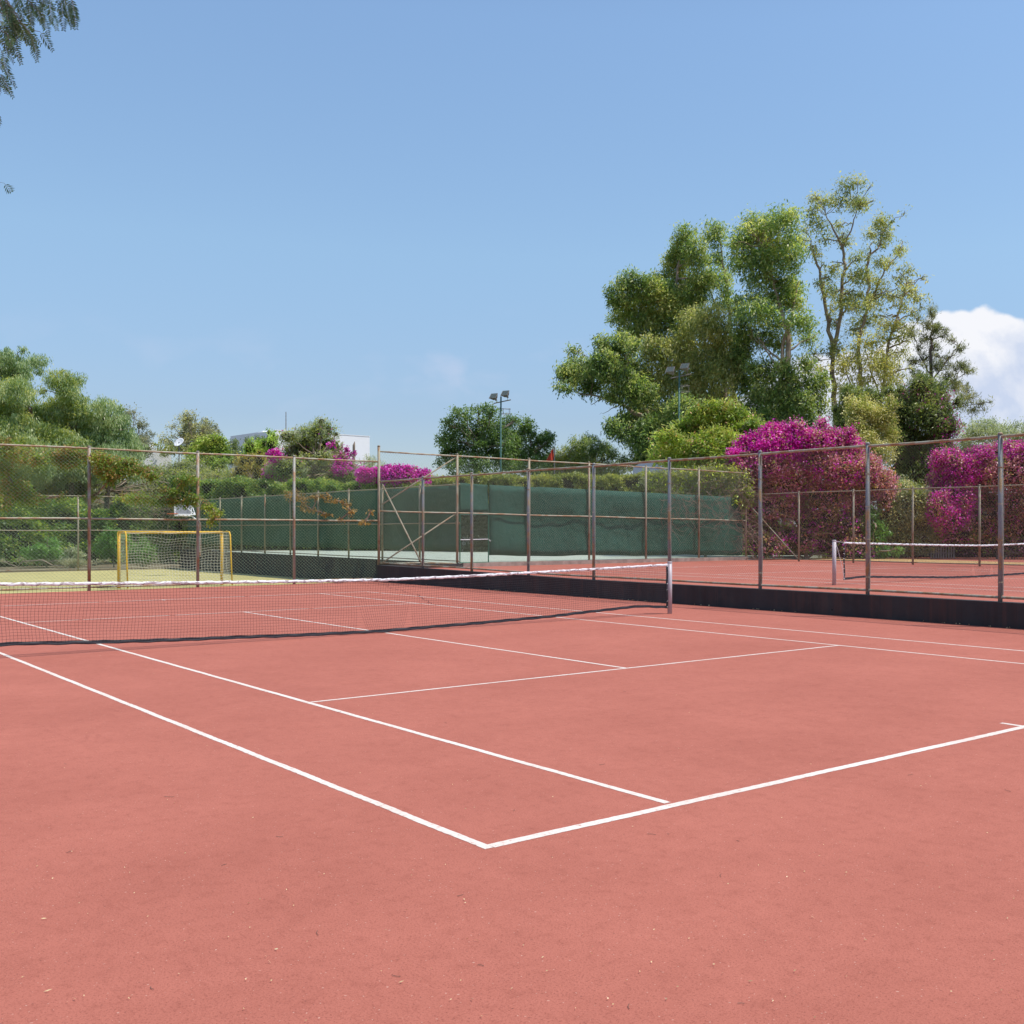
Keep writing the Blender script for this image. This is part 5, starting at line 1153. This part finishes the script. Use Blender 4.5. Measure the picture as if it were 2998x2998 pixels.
tree('olive_tree', 'grey-green olive tree deep behind the creeper, under the sloping pepper trees', 'tree', 82, [(150, 925, 30, 26), (185, 930, 34, 26), (215, 925, 30, 26), (170, 955, 40, 22), (210, 955, 34, 22), (120, 945, 34, 26), (245, 940, 30, 26), (190, 905, 24, 14)],
     L_GREY, dens=1.6, seed=64, droop=.3, rc=.5, leafL=.24, leafW=.09, core=CORE)
# overhanging branches of the near pepper tree, top left
def near_pepper():
    d = 9.5; base = np.array([-9.2, 8.6, 0]); root = empty('pepper_tree', tuple(base)); tag(root, 'near pepper tree whose feathery twigs hang into the top left corner', 'tree')
    rng = np.random.default_rng(77); b = MB()
    trunk = [np.array([0, 0, 0]), np.array([.1, .1, 2]), np.array([.3, .2, 4]), np.array([.9, .4, 5.6]), np.array([2.0, .7, 6.6])]
    b.tube([tuple(x) for x in trunk], [.28, .22, .18, .12, .06], 8)
    Q = []
    def frond(p, dr, L):
        # pinnate leaf: rachis with paired leaflets
        pts = [p]; q = p.copy(); dd = dr / np.linalg.norm(dr)
        side = np.cross(dd, rng.normal(size=3) * .3 + np.array([0, 1, 0])); side /= np.linalg.norm(side)
        n = int(L / .019)
        for i in range(n):
            dd = dd + np.array([0, 0, -.012]); dd /= np.linalg.norm(dd); q = q + dd * .019; pts.append(q)
            t = i / n; l = .060 * (.45 + .55 * math.sin(math.pi * min(1, t * 1.1 + .15)))
            for s in (-1, 1):
                a = dd * .62 + side * s * .8 + rng.normal(size=3) * .08; a /= np.linalg.norm(a); c = np.cross(a, side); c = np.cross(a, np.cross(dd, side)); c /= (np.linalg.norm(c) + 1e-9)
                w_ = .0058; Q.append([q, q + a * l * .45 + c * w_, q + a * l, q + a * l * .45 - c * w_])
        b.tube([tuple(x) for x in pts[::3]] + [tuple(pts[-1])], .0016, 3, False)
    def spray(u0, v0, u1, v1, nf, r=.006, dj=0.3, L=.21):
        nf = max(1, int(nf * .33))
        p0 = at(u0, v0, d + dj) - base; p1 = at(u1, v1, d + dj) - base
        pts = []
        for i in range(9):
            t = i / 8; x = p0 * (1 - t) + p1 * t; x[2] += .08 * math.sin(math.pi * t) * np.linalg.norm(p1 - p0); x = x + rng.normal(size=3) * .008; pts.append(x)
        b.tube([tuple(x) for x in pts], [r * (1 - .08 * i) for i in range(9)], 5, False)
        for k in range(nf):
            t = rng.uniform(.15, 1); i = min(7, int(t * 8)); x = pts[i] * (1 - (t * 8 - i)) + pts[i + 1] * (t * 8 - i)
            dr = rng.normal(size=3) * .45 + np.array([.15, 0, -.9]); frond(x, dr, L * rng.uniform(.7, 1.2))
        frond(pts[-1], pts[-1] - pts[-2] + np.array([0, 0, -.05]), L)
        return pts
    for s in [(-60, -60, 18, 10, 10), (-30, -30, 40, 34, 12), (-50, 0, 10, 55, 14), (-50, 20, 4, 100, 12), (-30, 10, 34, 50, 16), (0, -10, 52, 62, 16), (10, 20, 62, 75, 14), (20, -20, 80, 30, 8), (60, -40, 96, -2, 8), (70, -40, 90, 14, 5), (90, -40, 118, 4, 5), (100, -40, 128, 12, 6), (110, -30, 138, 6, 4), (100, -20, 120, -4, 4), (120, -40, 134, -2, 3), (60, -30, 84, 2, 5), (-40, 40, 20, 70, 14), (-30, 60, 14, 88, 10), (-40, 90, 6, 120, 10), (-30, 110, 3, 140, 7), (20, 40, 75, 60, 7), (-20, -20, 20, 30, 14), (-10, 0, 25, 45, 14), (30, -30, 60, 8, 10), (-30, 30, 10, 48, 12), (-40, -40, 0, -5, 12), (0, -40, 40, -4, 12), (40, -50, 70, 0, 10), (-60, 130, -6, 136, 6)]:
        spray(*s, dj=rng.uniform(-.6, .6))
    spray(-40, 195, 0, 212, 1, .003, L=.12); spray(-40, 330, 4, 344, 3, .003, L=.11)
    # limbs carrying the sprays
    for (u, v) in ((-60, -60), (-50, 0), (-40, 90), (60, -50), (100, -50), (-40, 195), (-40, 330)):
        p = at(u, v, d) - base; a = trunk[3 if v < 60 else 2]
        limb(b, a, p, .05, .012, rng, 5, .05, .05)
    b.build('branches', BARKD, root); np_mesh('leaflets', np.array(Q), leaf_mat('pepper_leaflet', [(.020, .040, .012), (.045, .080, .025), (.09, .12, .05)], .25), root)
near_pepper()

# ------------------------------------------------------------------ litter on the courts
def litter():
    rng = np.random.default_rng(5); Q = []
    n = 300
    for i in range(n):
        v = 1150 + (1932 - 1150) * rng.random() ** .7; u = rng.uniform(-20, 1950)
        x, y = ground(u, v)
        if y > 13.9: continue
        p = np.array(W(x, y, .006)); a = rng.uniform(0, 6.28); L = rng.uniform(.005, .013) * (2.4 if rng.random() < .05 else 1); w_ = rng.uniform(.0012, .0035)
        dx = np.array([math.cos(a), math.sin(a), rng.uniform(-.1, .3)]); dy = np.array([-math.sin(a), math.cos(a), rng.uniform(-.3, .3)])
        Q.append([p - dx * L * .5 + [0, 0, .002], p + dy * w_ + [0, 0, .004], p + dx * L * .5 + [0, 0, .003], p - dy * w_ + [0, 0, .001]])
    for i in range(420):                                    # drifts at the foot of the wall
        x = rng.uniform(-14, 14); k = .5 + .5 * math.sin(x * 2.1) * math.sin(x * .9 + 1)
        if rng.random() > k ** 3: continue
        p = np.array(W(x, 14.08 - abs(rng.normal()) * .03, .008)); a = rng.uniform(0, 6.28); L = rng.uniform(.015, .045); w_ = .012
        dx = np.array([math.cos(a), math.sin(a), rng.uniform(-.1, .6)]); dy = np.array([-math.sin(a), math.cos(a), rng.uniform(-.3, .3)])
        Q.append([p - dx * L * .5 + [0, 0, .01], p + dy * w_ + [0, 0, .012], p + dx * L * .5 + [0, 0, .02], p - dy * w_ + [0, 0, .006]])
    o = np_mesh('leaf_litter', np.array(Q), leaf_mat('litter_leaf', [(.12, .07, .03), (.40, .28, .14), (.62, .46, .26)], .1))
    tag(o, 'tiny dry leaves and seeds scattered over the red court', 'leaf litter', kind='stuff')
litter()
def twig_litter():
    rng = np.random.default_rng(8); b = MB()
    for i in range(26):
        v = 1200 + 720 * rng.random() ** .8; u = rng.uniform(0, 1932); x, y = ground(u, v)
        if y > 13.8: continue
        p = np.array(W(x, y, .004)); a = rng.uniform(0, 6.28); L = rng.uniform(.02, .07)
        dx = np.array([math.cos(a), math.sin(a), 0]); dy = np.array([-dx[1], dx[0], 0])
        b.tube([tuple(p), tuple(p + dx * L * .5 + dy * L * .12), tuple(p + dx * L)], .0011, 4, False)
    o = b.build('twig_litter', BARKD, None); tag(o, 'thin dark twigs strewn over the red court', 'twig litter', kind='stuff')
twig_litter()
